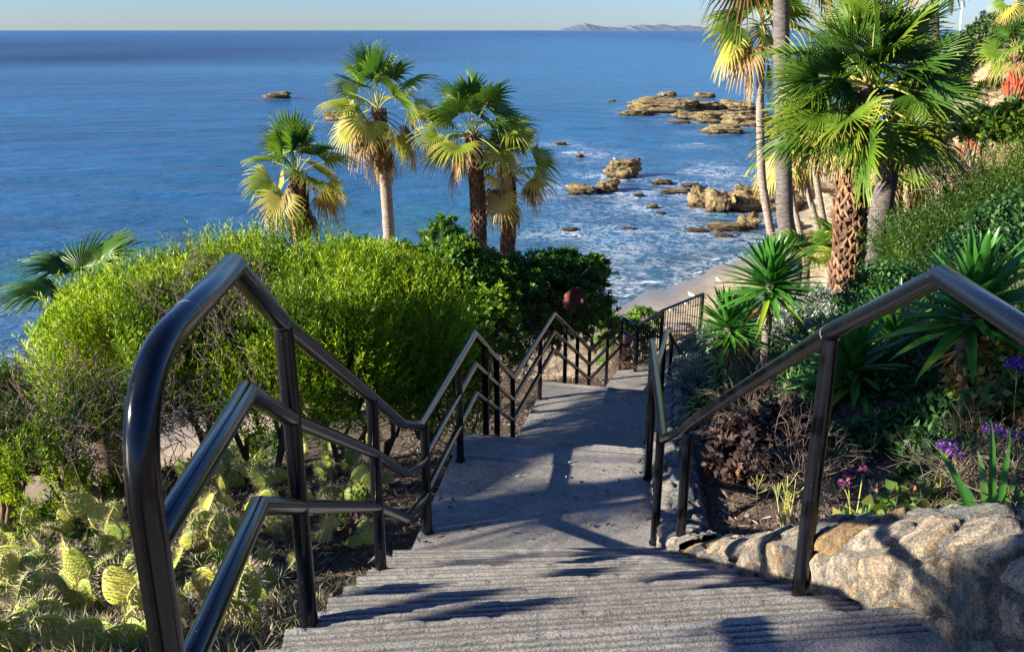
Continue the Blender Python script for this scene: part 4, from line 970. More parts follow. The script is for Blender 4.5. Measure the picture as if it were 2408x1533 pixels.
# shaggy foot
mb = MB(); k = 160; a = rng.uniform(0, 2 * pi, k); q0 = Pt[2] + np.stack([np.cos(a) * .22, np.sin(a) * .22, rng.uniform(-.25, .25, k)], 1)
mb.add(*sprigs(q0, np.stack([np.cos(a), np.sin(a), -np.ones(k) * .6], 1), .12, 3, .26, .07, .7)); part(mb, "dead_leaf_base", M['fan_dead'], root)
# B grey trunk right of it
root, Pt, rad = slope_palm("palm with smooth grey trunk just right of the booted palm", (2135, 170), [(2080, 450), (2100, 350), (2120, 260)], 12.8, .17, .135, M['trunk_dark'], (2050, 620))
r = np.random.default_rng(6); h = Pt[-1]
for i, (az, el) in enumerate([(.3, .3), (-.35, -.4), (.6, .5), (5.6, .6), (.0, .75), (1.4, .9), (2.6, .6), (4.6, .4), (5.2, 0), (-.05, -.65), (5.7, -.9), (1.0, .1), (3.4, .1), (5.2, -.85)]):
    make_frond(root, h, az, max(el, -.5), r.uniform(.3, .55), r.uniform(.62, .8), np.clip(.2 + r.uniform(-.15, .25), 0, 1), nseg=36, grav=.08, rng=r, tilt=r.uniform(-.1, .3), roll=r.normal(0, .7))
# C brown trunk
root, Pt, rad = slope_palm("palm with thick plain brown trunk, tallest behind the booted palm's left fronds", (1838, -120), [(1845, 520), (1842, 330), (1838, 150), (1837, 0)], 19.0, .19, .155, M['trunk_dark'], (1872, 640))
crown(root, Pt[-1], 12, .9, 1.2, 2, 0, .2, 24, elmin=-.3, seed=21)
# D slender trunk with visible crown
root, Pt, rad = slope_palm("slender pale trunk palm with hanging crown at the top left of the group", (1793, 60), [(1815, 560), (1790, 420), (1787, 250), (1790, 140)], 24.0, .12, .10, M['trunk_grey'], (1835, 640))
crown(root, Pt[-1], 18, .75, .95, 5, 2, .45, 24, seed=22, elmin=-.6)
# E, F, G leaning slender trunks with lower crowns
for (lab, top, mids, b, Y, sd) in (("thin leaning palm trunk left of the booted palm, with yellow green crown", (1875, 345), [(1930, 560), (1897, 440)], (1950, 640), 26, 31),
                                   ("thin palm trunk closest to the booted trunk on its left", (1905, 300), [(1945, 560), (1922, 440)], (1962, 640), 25, 32),
                                   ("thinnest palm trunk right behind the plain brown trunk", (1850, 370), [(1880, 540), (1862, 460)], (1900, 640), 28, 33)):
    root, Pt, rad = slope_palm(lab, top, mids, Y, .10, .085, M['trunk_grey'], b)
    crown(root, Pt[-1], 14, .6, .85, 5, 0, .5, 22, seed=sd, elmin=-.7)
# H, I further palms right
for (lab, top, mids, b, Y, sd, R, rr_) in (("short palm in sunlight behind the smooth grey trunk", (2112, 385), [(2112, 440)], (2110, 500), 20, 41, .7, .11),
                                      ("short brown palm beside the red flowering aloes", (2150, 330), [(2150, 400)], (2146, 480), 21, 42, .6, .11),
                                      ("lit palm high on the far bluff at the right picture edge", (2388, 120), [(2389, 150)], (2388, 190), 38, 43, 1.05, .2),
                                      ("tall palm with thin trunk in the top right corner against the sky", (2392, 5), [(2387, 50)], (2380, 160), 75, 44, 1.4, .22),
                                      ("palm whose hanging fronds touch the top edge beside the flagpole", (2195, -75), [(2200, 100)], (2205, 200), 26, 45, .75, .11)):
    root, Pt, rad = slope_palm(lab, top, mids, Y, rr_ * 1.1, rr_, M['trunk_brown'], b)
    crown(root, Pt[-1], 14 if Y != 24 else 12, R * .7, R, 3, 0, .4, 22, seed=sd, elmin=-.6)
# low green fans near the foot of the group
for u, v, Y, lab in ((1985, 590, 15, "young fan palm sprouting at the foot of the trunks"), (1900, 600, 18, "young fan palm in shade under the brown trunk")):
    c = P(u, v, Y); root = empty("young_fan_palm", lab, "young palm", (c[0], c[1], float(H(c[0], c[1]))), PG)
    palm_trunk(root, [(c[0], c[1], float(H(c[0], c[1])) - .2), c], .09, .07, M['trunk_brown'])
    for i in range(10): make_frond(root, c, i * 2.4, random.uniform(.1, 1.1), .35, .55, random.uniform(.1, .6), nseg=24, grav=.15)

# unseen trees left of the picture; the broadleaf one is added to shade the bed
bz = float(H(-6.9, 3.6)); root = empty("fan_palm", "fan palm outside the left picture edge that shades the first landing", "palm tree", (-6.9, 3.6, bz))
Pt, rad = palm_trunk(root, [(-6.9, 3.6, bz - .3), (-6.85, 3.6, -.1)], .18, .15, M['trunk_brown']); crown(root, Pt[-1], 10, .9, .95, 1, 0, .3, 20, seed=71, elmin=-.3)
bz = float(H(-4.6, .6)); root = empty("shade_tree", "unseen broadleaf tree added outside the left picture edge to shade the bed", "tree", (-4.6, .6, bz))
lo_ = [(np.array([-4.6, 1.75, 1.15]), (.9, .5, .42)), (np.array([-4.9, 2.4, .9]), (.9, .6, .45)), (np.array([-4.3, .25, .35]), (.5, .22, .20)), (np.array([-5.2, 3.1, .75]), (.9, .8, .5))]
Pp, Dd = lobe_points(lo_, 1000, shell=.3, lump=.4, seed=5); part(MB().add(*sprigs(Pp, Dd, .25, 9, .11, .05, 1.0)), "crown", M['pitto'], root)
part(branches(MB(), np.array([-4.6, .6, bz - .2]), [c for c, r in lo_], .12, 8, .15), "trunk", M['branch'], root, True)

# ------------------------------------------------------------------ yuccas
def yucca(label, hub_uv, base_uv, Y, ll, n=60, r=.045, seed=1, lean=0, low=True):
    rg = np.random.default_rng(seed); hub = P(*hub_uv, Y); b = P(*base_uv, Y); b = np.array([b[0], Y, min(b[2], float(H(b[0], Y)) - .02)]) if b[2] > float(H(b[0], Y)) else b
    root = empty("yucca", label, "yucca", tuple(b), "yuccas in the bed right of the stairs")
    pts = bezier(b, (b + hub) / 2 + np.array([-.05, 0, -.05]), hub, 14)
    rad = r * (1 + .10 * np.sin(np.arange(14) * 2.2)); part(tube(MB(), pts, rad, 12), "stem", M['yuccatrunk'], root, True)
    V = []; F = []; A = []; k = 0; ax = unit(hub - pts[-3])
    for i in range(n):
        t = i / n; az = i * 2.4 + rg.uniform(-.2, .2); el = 1.45 - 1.75 * t ** .8 + rg.uniform(-.1, .1); l = ll * rg.uniform(.85, 1.08) * (.8 + .35 * t if t < .5 else 1.0)
        d = unit(np.array([cos(az) * cos(el), sin(az) * cos(el), sin(el)]) + ax * .15); s = unit(np.cross(d, [0, 0, 1.])); up = np.cross(s, d)
        bs = hub + ax * (.10 - .22 * t); w = .030 * rg.uniform(.85, 1.15) * (ll / .5)
        sag = rg.uniform(.0, .12) + .15 * t
        for q, (f, ww) in enumerate(((0, .7), (.3, 1.0), (.65, .8), (.88, .36), (1, .03))):
            c = bs + d * l * f - np.array([0, 0, 1.]) * sag * l * f * f
            V += [c - s * w * ww + up * w * .45 * ww, c, c + s * w * ww + up * w * .45 * ww]; A += [np.clip(.25 + .45 * (t > .93) + rg.uniform(-.15, .15) + .25 * t, 0, 1)] * 3
        for q in range(4):
            b_ = k + q * 3; F += [(b_, b_ + 1, b_ + 4, b_ + 3), (b_ + 1, b_ + 2, b_ + 5, b_ + 4)]
        k += 15
    part(MB().add(V, F, A), "leaf_rosette", M['yucca'], root, True)
    if low:
        mb = MB(); m_ = 14; a = rg.uniform(0, 2 * pi, m_); q0 = hub - ax * rg.uniform(.12, .3, (m_, 1)); mb.add(*sprigs(q0, np.stack([np.cos(a), np.sin(a), -1.3 * np.ones(m_)], 1), .03, 2, ll * .5, .022, .35, rng=rg)); part(mb, "dead_leaves", M['fan_dead'], root)
    return root
yucca("tallest yucca in front of the beach, rosette centred between fence and booted palm", (1812, 668), (1800, 965), 8.8, .62, 100, .05, 1)
yucca("yucca overlapping the right end of the picket fence", (1712, 770), (1775, 960), 9.0, .50, 84, .048, 2)
yucca("yucca half hidden behind the one beside the fence", (1752, 762), (1790, 950), 9.6, .50, 70, .045, 3)
yucca("large yucca under the long handrail, left of the tall post", (2005, 872), (2120, 1110), 6.3, .60, 80, .048, 4, low=False)
yucca("yucca crossing behind the sloping handrail, short of the peak", (2098, 800), (2125, 1000), 7.2, .62, 76, .045, 5)
yucca("biggest yucca at the right edge behind the handrail peak", (2284, 735), (2265, 960), 5.6, .66, 90, .055, 6)
yucca("small yucca deep in the shade left of the biggest one", (2150, 720), (2150, 860), 9.0, .5, 60, .04, 7)

# ------------------------------------------------------------------ aloes
def rosette(mb, c, n, ll, w, el0, el1, rg, droop=.25, stations=5, ax=None):
    V = []; F = []; A = []; k = 0
    for i in range(n):
        t = i / n; az = i * 2.4 + rg.uniform(-.2, .2); el = el0 + (el1 - el0) * t; l = ll * rg.uniform(.8, 1.1)
        d = np.array([cos(az) * cos(el), sin(az) * cos(el), sin(el)]); s = unit(np.cross(d, [0, 0, 1.])); up = np.cross(s, d); a_ = np.clip(.25 + rg.uniform(-.2, .3) + .25 * t, 0, 1)
        for q in range(stations):
            f = q / (stations - 1); ww = w * (1 - f) ** .7 + .001; cc = c + d * l * f - np.array([0, 0, 1.]) * droop * l * f * f * (1 + t) + up * .08 * l * f * f
            V += [cc - s * ww, cc - up * ww * .5, cc + s * ww]; A += [a_ + .15 * f] * 3
        for q in range(stations - 1):
            b_ = k + q * 3; F += [(b_, b_ + 1, b_ + 4, b_ + 3), (b_ + 1, b_ + 2, b_ + 5, b_ + 4), (b_ + 2, b_, b_ + 3, b_ + 5)]
        k += stations * 3
    mb.add(V, F, np.clip(A, 0, 1)); return mb
def aloe(label, spots, ll, w, n=22, seed=1, name="aloe_clump", mat='aloe', group=None, droop=.55, flowers=0):
    rg = np.random.default_rng(seed); c0 = spots[0]; base = np.array([c0[0], c0[1], float(H(c0[0], c0[1]))]); root = empty(name, label, "aloe", tuple(base), group)
    for s in spots:
        stem = MB()
        part(rosette(MB(), np.array(s), n, ll, w, 1.4, -.1, rg, droop), "rosette", M[mat], root, True)
        tube(stem, [(s[0], s[1], float(H(s[0], s[1])) - .05), (s[0], s[1], s[2])], .035, 6)
        part(stem, "stem", M['branch'], root, True)
    for i in range(flowers):
        s = spots[i % len(spots)]; e = unit(np.array([rg.uniform(-.3, .3), rg.uniform(-.3, .3), 1])); hh = ll * rg.uniform(1.3, 1.9); p0 = np.array(s); p1 = p0 + e * hh
        fm = MB(); k = 26; tt = rg.random(k); fm.add(*sprigs(p1 + e * (tt[:, None] * .42 - .42), np.tile(e, (k, 1)), .03, 3, .065 * (ll / .5), .028 * (ll / .5), .9, rng=rg)); 
        tube(fm, [p1 - e * .40, p1 - e * .2, p1 + e * .04], [.055, .05, .012], 7, True, .4)
        f_ = part(fm, "flower_spike", M['redfl'], root); sm_ = tube(MB(), [p0, p1 - e * .3], .012, 5, False).build("stalk", M['branch']); sm_.parent = f_
    return root
aloe("yellow green aloe clump with curling leaves above the stone curb", [P(1660, 935, 8.6), P(1700, 955, 8.3), P(1640, 960, 8.4), P(1690, 900, 8.9)], .36, .019, 26, 1)
aloe("taller aloe rosettes under the fence side yucca", [P(1715, 860, 9.6), P(1745, 900, 9.3), P(1690, 850, 9.9)], .36, .018, 24, 2)
aloe("orange tinted aloe behind the sloping handrail", [P(1975, 805, 9.4), P(1940, 830, 9.2)], .34, .018, 22, 3)
aloe("grey green broad leaved aloe low between the yucca stems", [P(1865, 925, 7.6), P(1905, 960, 7.2)], .34, .024, 18, 4, droop=.3)
AG = "red flowering aloes on the far slope"
rg = np.random.default_rng(9)
fl = [(2160, 350, 22), (2185, 320, 23), (2200, 360, 22), (2150, 410, 21), (2170, 440, 20), (2300, 240, 33), (2335, 225, 33), (2365, 215, 32), (2390, 240, 30), (2400, 205, 33), (2275, 255, 34), (2370, 262, 30), (2410, 270, 28), (2320, 262, 31)]
names = ["left upper", "beside the grey trunk crown", "right of the first pair", "just above the sunlit hedge", "lowest by the short palm", "on the cliff rim", "second along the rim", "third along the rim", "under the bluff palm", "farthest right on the rim", "at the left end of the rim", "below the rim row", "lowest at the right edge", "in the middle below the rim"]
for k, (u, v, Y) in enumerate(fl):
    c = P(u, v, Y); c[2] = max(min(c[2], float(H(c[0], Y)) + 1.2), float(H(c[0], Y)) + .3)
    aloe("torch aloe with orange red spikes, " + names[k], [c, c + np.array([rg.uniform(-.6, .6), rg.uniform(-.4, .4), -.15])], .55, .035, 20, 60 + k, "torch_aloe", 'aloe', AG, .35, 6)

# ------------------------------------------------------------------ other right hand plants
shrub("needle_hedge", "dense yellow green needle leaved hedge filling the right edge behind the yuccas", "shrub",
      [lob(2340, 500, 11.0, .5, .6, .28), lob(2425, 440, 10.8, .42, .5, .32), lob(2240, 545, 11.2, .4, .5, .2), lob(2410, 540, 9.5, .45, .5, .36), lob(2300, 570, 9.8, .5, .5, .26)],
      M['olive'], 1700, .46, 24, .045, .013, .75, 0, .5, 60, seed=12, lump=.6, shell=.4)
shrub("needle_hedge", "lower needle leaved hedge at the foot of the grey trunk", "shrub",
      [lob(2170, 590, 10.5, .4, .5, .2), lob(2240, 630, 9.6, .5, .5, .24), lob(2140, 610, 10.6, .4, .5, .25), lob(2210, 640, 9.0, .5, .4, .3)],
      M['olive'], 1200, .42, 24, .045, .013, .75, 0, .6, 40, seed=13, lump=.6, shell=.4)
shrub("round_leaf_shrub", "blue green round leaved shrub at the right edge below the hedge", "shrub",
      [lob(2380, 590, 8.0, .42, .4, .35), lob(2430, 650, 7.4, .4, .4, .35), lob(2090, 700, 9.0, .35, .4, .22), lob(2330, 650, 8.2, .4, .4, .28)],
      M['blue'], 1500, .2, 9, .055, .034, 1.0, .1, .7, 40, seed=14, lump=.3)
shrub("round_leaf_shrub", "dark blue green shrub in shade under the large yuccas", "shrub",
      [lob(2060, 930, 7.6, .7, .6, .45), lob(2190, 900, 7.6, .7, .6, .5), lob(1960, 960, 7.8, .5, .5, .35), lob(2330, 860, 7.2, .7, .5, .5), lob(2180, 1010, 6.6, .5, .4, .3)],
      M['blue'], 3600, .18, 8, .06, .034, 1.0, .1, .7, 40, seed=15, lump=.3)
for lab, lo, n_ in (("silver leaved bush spilling over the stone curb", [lob(1615, 885, 10.8, .20, .2, .16), lob(1640, 905, 10.2, .18, .2, .12)], 260),
                ("silver leaved bush near the end of the picket fence", [lob(1650, 825, 13.0, .26, .3, .16), lob(1690, 800, 12.6, .26, .3, .18)], 260),
                ("wide silver leaved bush behind the tallest yucca", [lob(1870, 750, 11.0, .6, .5, .35), lob(1930, 770, 10.8, .5, .5, .35), lob(1900, 800, 10.2, .5, .5, .35)], 1200)):
    shrub("silver_bush", lab, "bush", lo, M['silver'], n_, .13, 9, .08, .022, .9, 0, .8, 15, seed=16)
shrub("dead_leaf_bush", "mound of dark dead leaves on the mulch right of the curb", "bush", [lob(1790, 1075, 5.7, .34, .3, .20), lob(1860, 1040, 6.0, .34, .3, .22), lob(1735, 1060, 6.0, .22, .2, .14)], M['deadleaf'], 800, .08, 7, .085, .04, 1.0, 0, .3, 12, seed=17, shell=.3)
shrub("red_leaf_bush", "reddish and green leaved plant mass at the right picture edge", "bush", [lob(2370, 930, 5.4, .36, .4, .30), lob(2420, 860, 5.4, .3, .4, .26), lob(2330, 990, 5.0, .2, .2, .16)], M['redleaf'], 700, .08, 6, .07, .05, 1.0, 0, .5, 12, seed=18, shell=.3)
for lab, u, v, Y, r, n_ in (("pale dry twigs above the dead leaf mound", 1790, 1010, 6.4, (.5, .4, .30), 90), ("white bare twigs in front of the purple flowers", 2270, 1130, 3.7, (.34, .3, .22), 80), ("grey twig tangle under the biggest yucca", 2330, 830, 6.2, (.6, .4, .4), 110), ("grey twig tangle behind the tall handrail post", 1890, 1130, 4.6, (.4, .3, .22), 70), ("bare twigs at right edge above the wall", 2380, 1190, 3.0, (.22, .2, .16), 50), ("twig tangle between large yucca stems", 2180, 960, 6.2, (.6, .4, .35), 90), ("grey brown twig thicket on the slope below the red aloes", 2235, 420, 16, (.7, .6, .35), 60)):
    twig_bush(lab, P(u, v, Y), np.array(r), n_, wd=.0035 if Y < 10 else .012)
# sea lavender
def lavender(label, base, heads, seed, leafn=22, ll=.13, fm='purple'):
    rg = np.random.default_rng(seed); root = empty("sea_lavender", label, "flower", tuple(base), "sea lavender plants above the stone wall")
    V = []; mb = MB()
    k = leafn; a = rg.uniform(0, 2 * pi, k); q = np.array(base)[None] + np.stack([np.cos(a), np.sin(a), np.zeros(k)], 1) * rg.uniform(.01, .08, (k, 1)) + [0, 0, .02]
    mb.add(*sprigs(q, np.stack([np.cos(a), np.sin(a), rg.uniform(.2, 1.6, k)], 1), .03, 2, ll, .075, .5, rng=rg, dihed=.2, lw_pos=.6)); part(mb, "basal_leaves", M['redleaf'], root)
    for hpos, hr in heads:
        hpos = np.array(hpos); sm_ = MB(); tube(sm_, bezier(base, (np.array(base) + hpos) / 2 + rg.normal(0, .03, 3), hpos - [0, 0, hr * .4], 6), .0035, 5, False)
        for _ in range(7): tube(sm_, [hpos - [0, 0, hr * 1.2], hpos + rg.normal(0, hr * .55, 3) * [1, 1, .4]], .002, 3, False)
        st = part(sm_, "flower_stem", M['petiole'], root)
        k = 90; d = rg.normal(0, 1, (k, 3)); pp = hpos + unit(d) * hr * rg.uniform(.5, 1.0, (k, 1)) * [1, 1, .45]
        fb = MB().add(*sprigs(pp, np.tile([0, 0, 1.], (k, 1)) + rg.normal(0, .3, (k, 3)), .012, 5, .014, .012, 1.0, rng=rg)).build("flower_head", M[fm]); fb.parent = st
    return root
def gp(u, v, lo=1.5): return G(u, v, lo)
b1 = P(2230, 1150, 3.9); b1[2] = float(H(b1[0], b1[1]))
lavender("purple sea lavender head centred between handrail post and right edge", b1, [(P(2228, 1052, 3.8), .055), (P(2250, 1075, 3.75), .03)], 1)
b2 = P(2350, 1120, 3.9); b2[2] = float(H(b2[0], b2[1]))
lavender("violet blue sea lavender near the right edge", b2, [(P(2335, 1015, 3.9), .055), (P(2385, 1030, 3.8), .05)], 2)
b3 = P(2010, 1200, 3.6); b3[2] = float(H(b3[0], b3[1]))
lavender("sea lavender with small pink and purple heads and big red edged leaves", b3, [(P(1995, 1118, 3.6), .024), (P(1985, 1140, 3.6), .02), (P(2030, 1110, 3.7), .015)], 3, 34, .17, 'pinkfl')
b4 = P(2400, 960, 4.9); lavender("pale violet sea lavender at the edge beside the red leaves", (b4[0], b4[1], float(H(b4[0], b4[1]))), [(P(2395, 860, 4.8), .07)], 4)
# reddish broad leaves along the wall
for k, (u, v, Y) in enumerate(((1950, 1225, 3.4), (2100, 1215, 3.3), (2180, 1225, 3.1), (2250, 1215, 3.1), (2060, 1180, 3.9), (2140, 1160, 4.1))):
    c = P(u, v, Y); c[2] = float(H(c[0], c[1])) + .02; rg = np.random.default_rng(70 + k); n_ = 34; a = rg.uniform(0, 2 * pi, n_)
    q = c + np.stack([np.cos(a), np.sin(a), np.zeros(n_)], 1) * rg.uniform(.01, .12, (n_, 1))
    mb = MB().add(*sprigs(q, np.stack([np.cos(a), np.sin(a), rg.uniform(.1, 1.4, n_)], 1), .02, 2, .12, .07, .5, rng=rg, dihed=.25, lw_pos=.6))
    o = mb.build("broadleaf_rosette", M['redleaf'], None, True, loc=c); tag(o, ["leftmost red green leaf rosette behind the wall, by the handrail post", "second red green leaf rosette along the wall top", "red green leaf rosette in the middle of the wall top", "rightmost red green leaf rosette behind the wall", "red green leaf rosette set back behind the post", "red green leaf rosette farthest from the wall under the twigs"][k], "plant", "broad leaved rosettes behind the wall")
# strap leaves
mb = MB(); V = []; F = []; A = []; k = 0
for i in range(9):
    b = P(2290 + i * 14, 1225, 2.9); tip = P([2200, 2235, 2300, 2330, 2375, 2395, 2400, 2440, 2150][i], [1050, 1110, 1060, 985, 1010, 1080, 1140, 1050, 1175][i], 3.1 + .1 * (i % 3)); c = (b + tip) / 2 + np.array([0, 0, .06])
    pts = bezier(b, c, tip, 7); s = np.array([1., .2, 0]) 
    for q in range(7):
        w = .017 * (1 - (q / 6.) ** 3) + .001; V += [pts[q] - s * w, pts[q] + np.array([0, .006, 0]), pts[q] + s * w]; A += [.3 + .2 * (i % 3)] * 3
    for q in range(6): b_ = k + q * 3; F += [(b_, b_ + 1, b_ + 4, b_ + 3), (b_ + 1, b_ + 2, b_ + 5, b_ + 4)]
    k += 21
c = P(2340, 1225, 2.95)
tag(MB().add(V, F, A).build("strap_leaf_plant", M['yucca'], None, True, loc=c), "plant with long flat green strap leaves behind the right end of the wall", "plant")
# green twiggy flower stalks (beside wall)
for k, (u, v, Y, hu, hv) in enumerate(((1850, 1255, 3.4, 1790, 1140), (2370, 1110, 3.9, 2350, 1010))):
    b = P(u, v, Y); b[2] = float(H(b[0], b[1])); mb = MB(); rg = np.random.default_rng(80 + k)
    for i in range(9):
        tip = P(hu + rg.uniform(-10, 90), hv + rg.uniform(-5, 60), Y + rg.uniform(0, .3)); pts = bezier(b, (b + tip) / 2 + rg.normal(0, .03, 3), tip, 6); tube(mb, pts, np.linspace(.004, .002, 6), 4, False)
        for _ in range(5): tube(mb, [tip - (tip - pts[-2]) * rg.random(), tip + rg.normal(0, .025, 3) + [0, 0, .02]], [.002, .003], 3, False)
    tag(mb.build("green_stalk_plant", M['petiole'], None, False, loc=b), ["leafless yellow green branching stalks left of the tall handrail post", "upright green stalks beside the violet flowers"][k], "plant")
# ground cover & litter
def scatter(xlo, xhi, ylo, yhi, n, side): 
    Y = rng.uniform(ylo, yhi, n); x = np.where(side > 0, xr(Y) + .38 + rng.uniform(xlo, xhi, n), xl(Y) - .03 - rng.uniform(xlo, xhi, n)) if side else rng.uniform(xlo, xhi, n)
    return np.stack([x, Y, H(x, Y)], 1)
q = np.concatenate([scatter(.75, 4.8, 5.2, 13.5, 9500, 1), scatter(1.1, 4.5, 2.6, 6.4, 7500, 1), scatter(.05, .6, 9, 16, 300, 1)])
q = q[fbm(q[:, 0] * 1.1, q[:, 1] * 1.1) > .33]
tag(MB().add(*sprigs(q, np.tile([0, 0, 1.], (len(q), 1)) + rng.normal(0, .35, (len(q), 3)), .12, 7, .075, .03, 1.0)).build("ground_cover", M['blue']), "low green ground cover over the bed right of the stairs", "ground cover", None, "stuff")
def slivers(name, q, ln, wd, label):
    k = len(q); a = rng.uniform(0, 2 * pi, k); d = np.stack([np.cos(a), np.sin(a), rng.normal(.1, .25, k)], 1); s = unit(np.cross(d, [0, 0, 1.])) * wd; l = rng.uniform(.3, 1, (k, 1)) * ln; q = q + [0, 0, .012]
    V = np.stack([q - s, q + s, q + d * l + s * .4 + rng.normal(0, .01, (k, 3)), q + d * l - s * .4], 1).reshape(-1, 3); i = np.arange(k) * 4
    return tag(MB().add(V, np.stack([i, i + 1, i + 2, i + 3], 1), np.repeat(rng.random(k), 4)).build(name, M['litter']), label, "litter", None, "stuff")
slivers("leaf_litter", np.concatenate([scatter(0, 3, 1.2, 7.5, 24000, -1), scatter(0, 2.6, 2.2, 9, 22000, 1), scatter(0, 1.5, 7.5, 15, 9000, -1)]), .07, .0035, "dry mulch and leaf litter covering the beds")
q = scatter(0.05, 4.2, 1.2, 8.0, 7000, -1); q = q[fbm(q[:, 0] * 1.6, q[:, 1] * 1.6) > .42]
tag(MB().add(*sprigs(q, np.tile([0, 0, 1.], (len(q), 1)) + rng.normal(0, .6, (len(q), 3)), .05, 5, .10, .0045, .8)).build("dry_grass", M['scrub']), "dry straw coloured grass among the cacti", "grass", None, "stuff")
q = scatter(2.5, 9, 3, 14, 6000, -1)
tag(MB().add(*sprigs(q, np.tile([0, 0, 1.], (len(q), 1)) + rng.normal(0, .6, (len(q), 3)), .16, 9, .09, .02, .9)).build("slope_brush", M['olive']), "low green brush on the slope under the lime shrubs", "brush", None, "stuff")
n_ = 150; q = np.zeros((n_, 3)); 
for i in range(n_):
    if i % 3: Y = random.uniform(4.98, 6.3); z = -3.22; a_, b_ = xl(Y), xr(Y)
    else: Y = random.uniform(8.6, 10.2); z = -4.40; a_, b_ = xl(Y), xr(Y)
    t = random.random() ** 2 * .5; t = t if random.random() < .5 else 1 - t; q[i] = (a_ + (b_ - a_) * (.03 + .94 * t), Y, z - .004)
slivers("fallen_leaves", q, .05, .007, "scattered small dry leaves on the landings")
q = np.concatenate([scatter(6, 40, 22, 95, 9000, 0), scatter(4.5, 12, 12, 24, 1800, 0)]); hh = H(q[:, 0], q[:, 1]); ok = (hh > -12.5) & (fbm(q[:, 0] * .22, q[:, 1] * .16) > .50 + .10 * (q[:, 2] < -4)) ; q = q[ok]
tag(MB().add(*sprigs(q, np.tile([0, 0, 1.], (len(q), 1)) + rng.normal(0, .5, (len(q), 3)), .4, 14, .20, .07, 1.0)).build("hillside_scrub", M['scrub']), "dry scrub and brush on the far bluff slope", "scrub", None, "stuff")

# ------------------------------------------------------------------ trees, pole on the bluff
def far_tree(label, lobes, n, base, trunk, seed, ll=.28, lw=.16, mat='farleaf', name="bluff_tree"):
    root = empty(name, label, "tree", tuple(base), "trees on the far bluff")
    Pp, Dd = lobe_points(lobes, n, shell=.5, lump=.35, seed=seed); part(MB().add(*sprigs(Pp, Dd + [0, 0, .4], .35, 9, ll, lw, 1.0)), "crown", M[mat], root)
    mb = MB()
    for (c, r) in lobes: branches(mb, base, [c, np.array(c) + [r[0] * .4, 0, 0], np.array(c) - [r[0] * .4, 0, 0]], trunk, 7, .4)
    part(mb, "trunk", M['branch'], root, True)
Yt = 78.
gb = P(2325, 155, Yt); gb[2] = float(H(gb[0], Yt)) - .2
far_tree("spreading dark green tree right of the flagpole", [lob(2340, 65, Yt, 1.6, 1.4, .8), lob(2300, 95, Yt, 1.3, 1.2, .8), lob(2365, 95, Yt, 1.4, 1.3, .9), lob(2290, 125, Yt, 1.0, 1, .7), lob(2335, 115, Yt, 1.4, 1, .7), lob(2380, 70, Yt, .8, 1, .6)], 1300, gb, .16, 1)
for k, (u, v, Y, rx, rz, lab) in enumerate(((2270, 165, 70, 1.8, .7, "low dark bush under the spreading tree, left"), (2410, 118, 60, 1.3, .7, "dark green tree behind the bluff palm at right edge"), (2345, 222, 45, 1.0, .4, "rounded olive bush on the bluff rim"), (2290, 300, 26, .5, .25, "olive bush below the rim near the needle hedge"), (2390, 305, 22, .55, .3, "dark olive bush right of the red aloes"), (2250, 130, 100, 2.6, .9, "hazy bush clump at the far end of the bluff"))):
    c = P(u, v, Y); b = np.array([c[0], c[1], min(float(H(c[0], Y)), c[2] - rz)])
    far_tree(lab, [(c, (rx, rx, rz)), (c + [rx * .7, 0, -.2 * rz], (rx * .7, rx, rz * .8))], 700, b, .06, 30 + k, .16 + Y * .001, .09, 'olive' if k in (2, 3, 4) else 'farleaf', "bluff_bush")
b = P(2252, 140, 85.); t = P(2266, -20, 85.)
fpz = empty("flagpole", "white flagpole leaning slightly against the sky at top right", "flagpole", (b[0], b[1], float(H(b[0], 85.))))
part(tube(MB(), [(b[0], b[1], float(H(b[0], 85.)) - .3), b, t], [.12, .12, .07], 10), "pole", M['white'], fpz, True)
part(tube(MB(), [(b[0], b[1], float(H(b[0], 85.)) - .3), (b[0], b[1], float(H(b[0], 85.)) + .3)], .3, 12), "base", M['rockp'], fpz, True)
# wall band under the trees
for k, (u0, u1, v, Y) in enumerate(((2240, 2330, 172, 72.),)):
    a = P(u0, v, Y); c = P(u1, v - 2, Y); mb = MB(); h_ = .9
    V = np.array([a - [0, 0, h_], c - [0, 0, h_], c, a]); V = np.concatenate([V, V + [0, .3, 0]]); mb.add(V, [(0, 1, 2, 3), (3, 2, 6, 7), (5, 4, 7, 6), (1, 5, 6, 2), (4, 0, 3, 7)])
    ro = tag(mb.build("park_wall", M['rockd'], None, False, loc=a), "low dark wall under the bluff trees", "wall")

# ------------------------------------------------------------------ gulls
def gull(label, pos, s, az):
    root = empty("gull", label, "gull", tuple(pos), "gulls resting by the sea"); V, F = ICO3
    R = np.array([[cos(az), -sin(az), 0], [sin(az), cos(az), 0], [0, 0, 1]])
    def add(nm, c, r, m_, par=None, taper=0):
        W = V * np.array(r) * (1 + taper * V[:, :1] * np.array([[0, 1, 1]])); W = (W + np.array(c)) * s @ R.T + pos
        o = MB().add(W, F).build(nm, m_, None, True); o.parent = root; o.location = -root.location; return o
    add("body", (0, 0, .30), (.26, .11, .115), M['gullw'], taper=.35)
    add("wings", (-.06, 0, .335), (.26, .118, .075), M['gullg'], taper=.4)
    add("head", (.24, 0, .47), (.075, .06, .065), M['gullw']); add("neck", (.19, 0, .39), (.08, .06, .11), M['gullw'])
    add("beak", (.34, 0, .455), (.055, .014, .018), M['beak'], taper=-.5); add("tail", (-.30, 0, .30), (.12, .05, .018), M['gullg'])
    for y in (-.04, .04):
        o = tube(MB(), [np.array([0, y, .22]) * s @ R.T + pos, np.array([0, y, 0]) * s @ R.T + pos, np.array([.06, y, 0]) * s @ R.T + pos], .009 * s, 5).build("leg", M['beak']); o.parent = root; o.location = -root.location
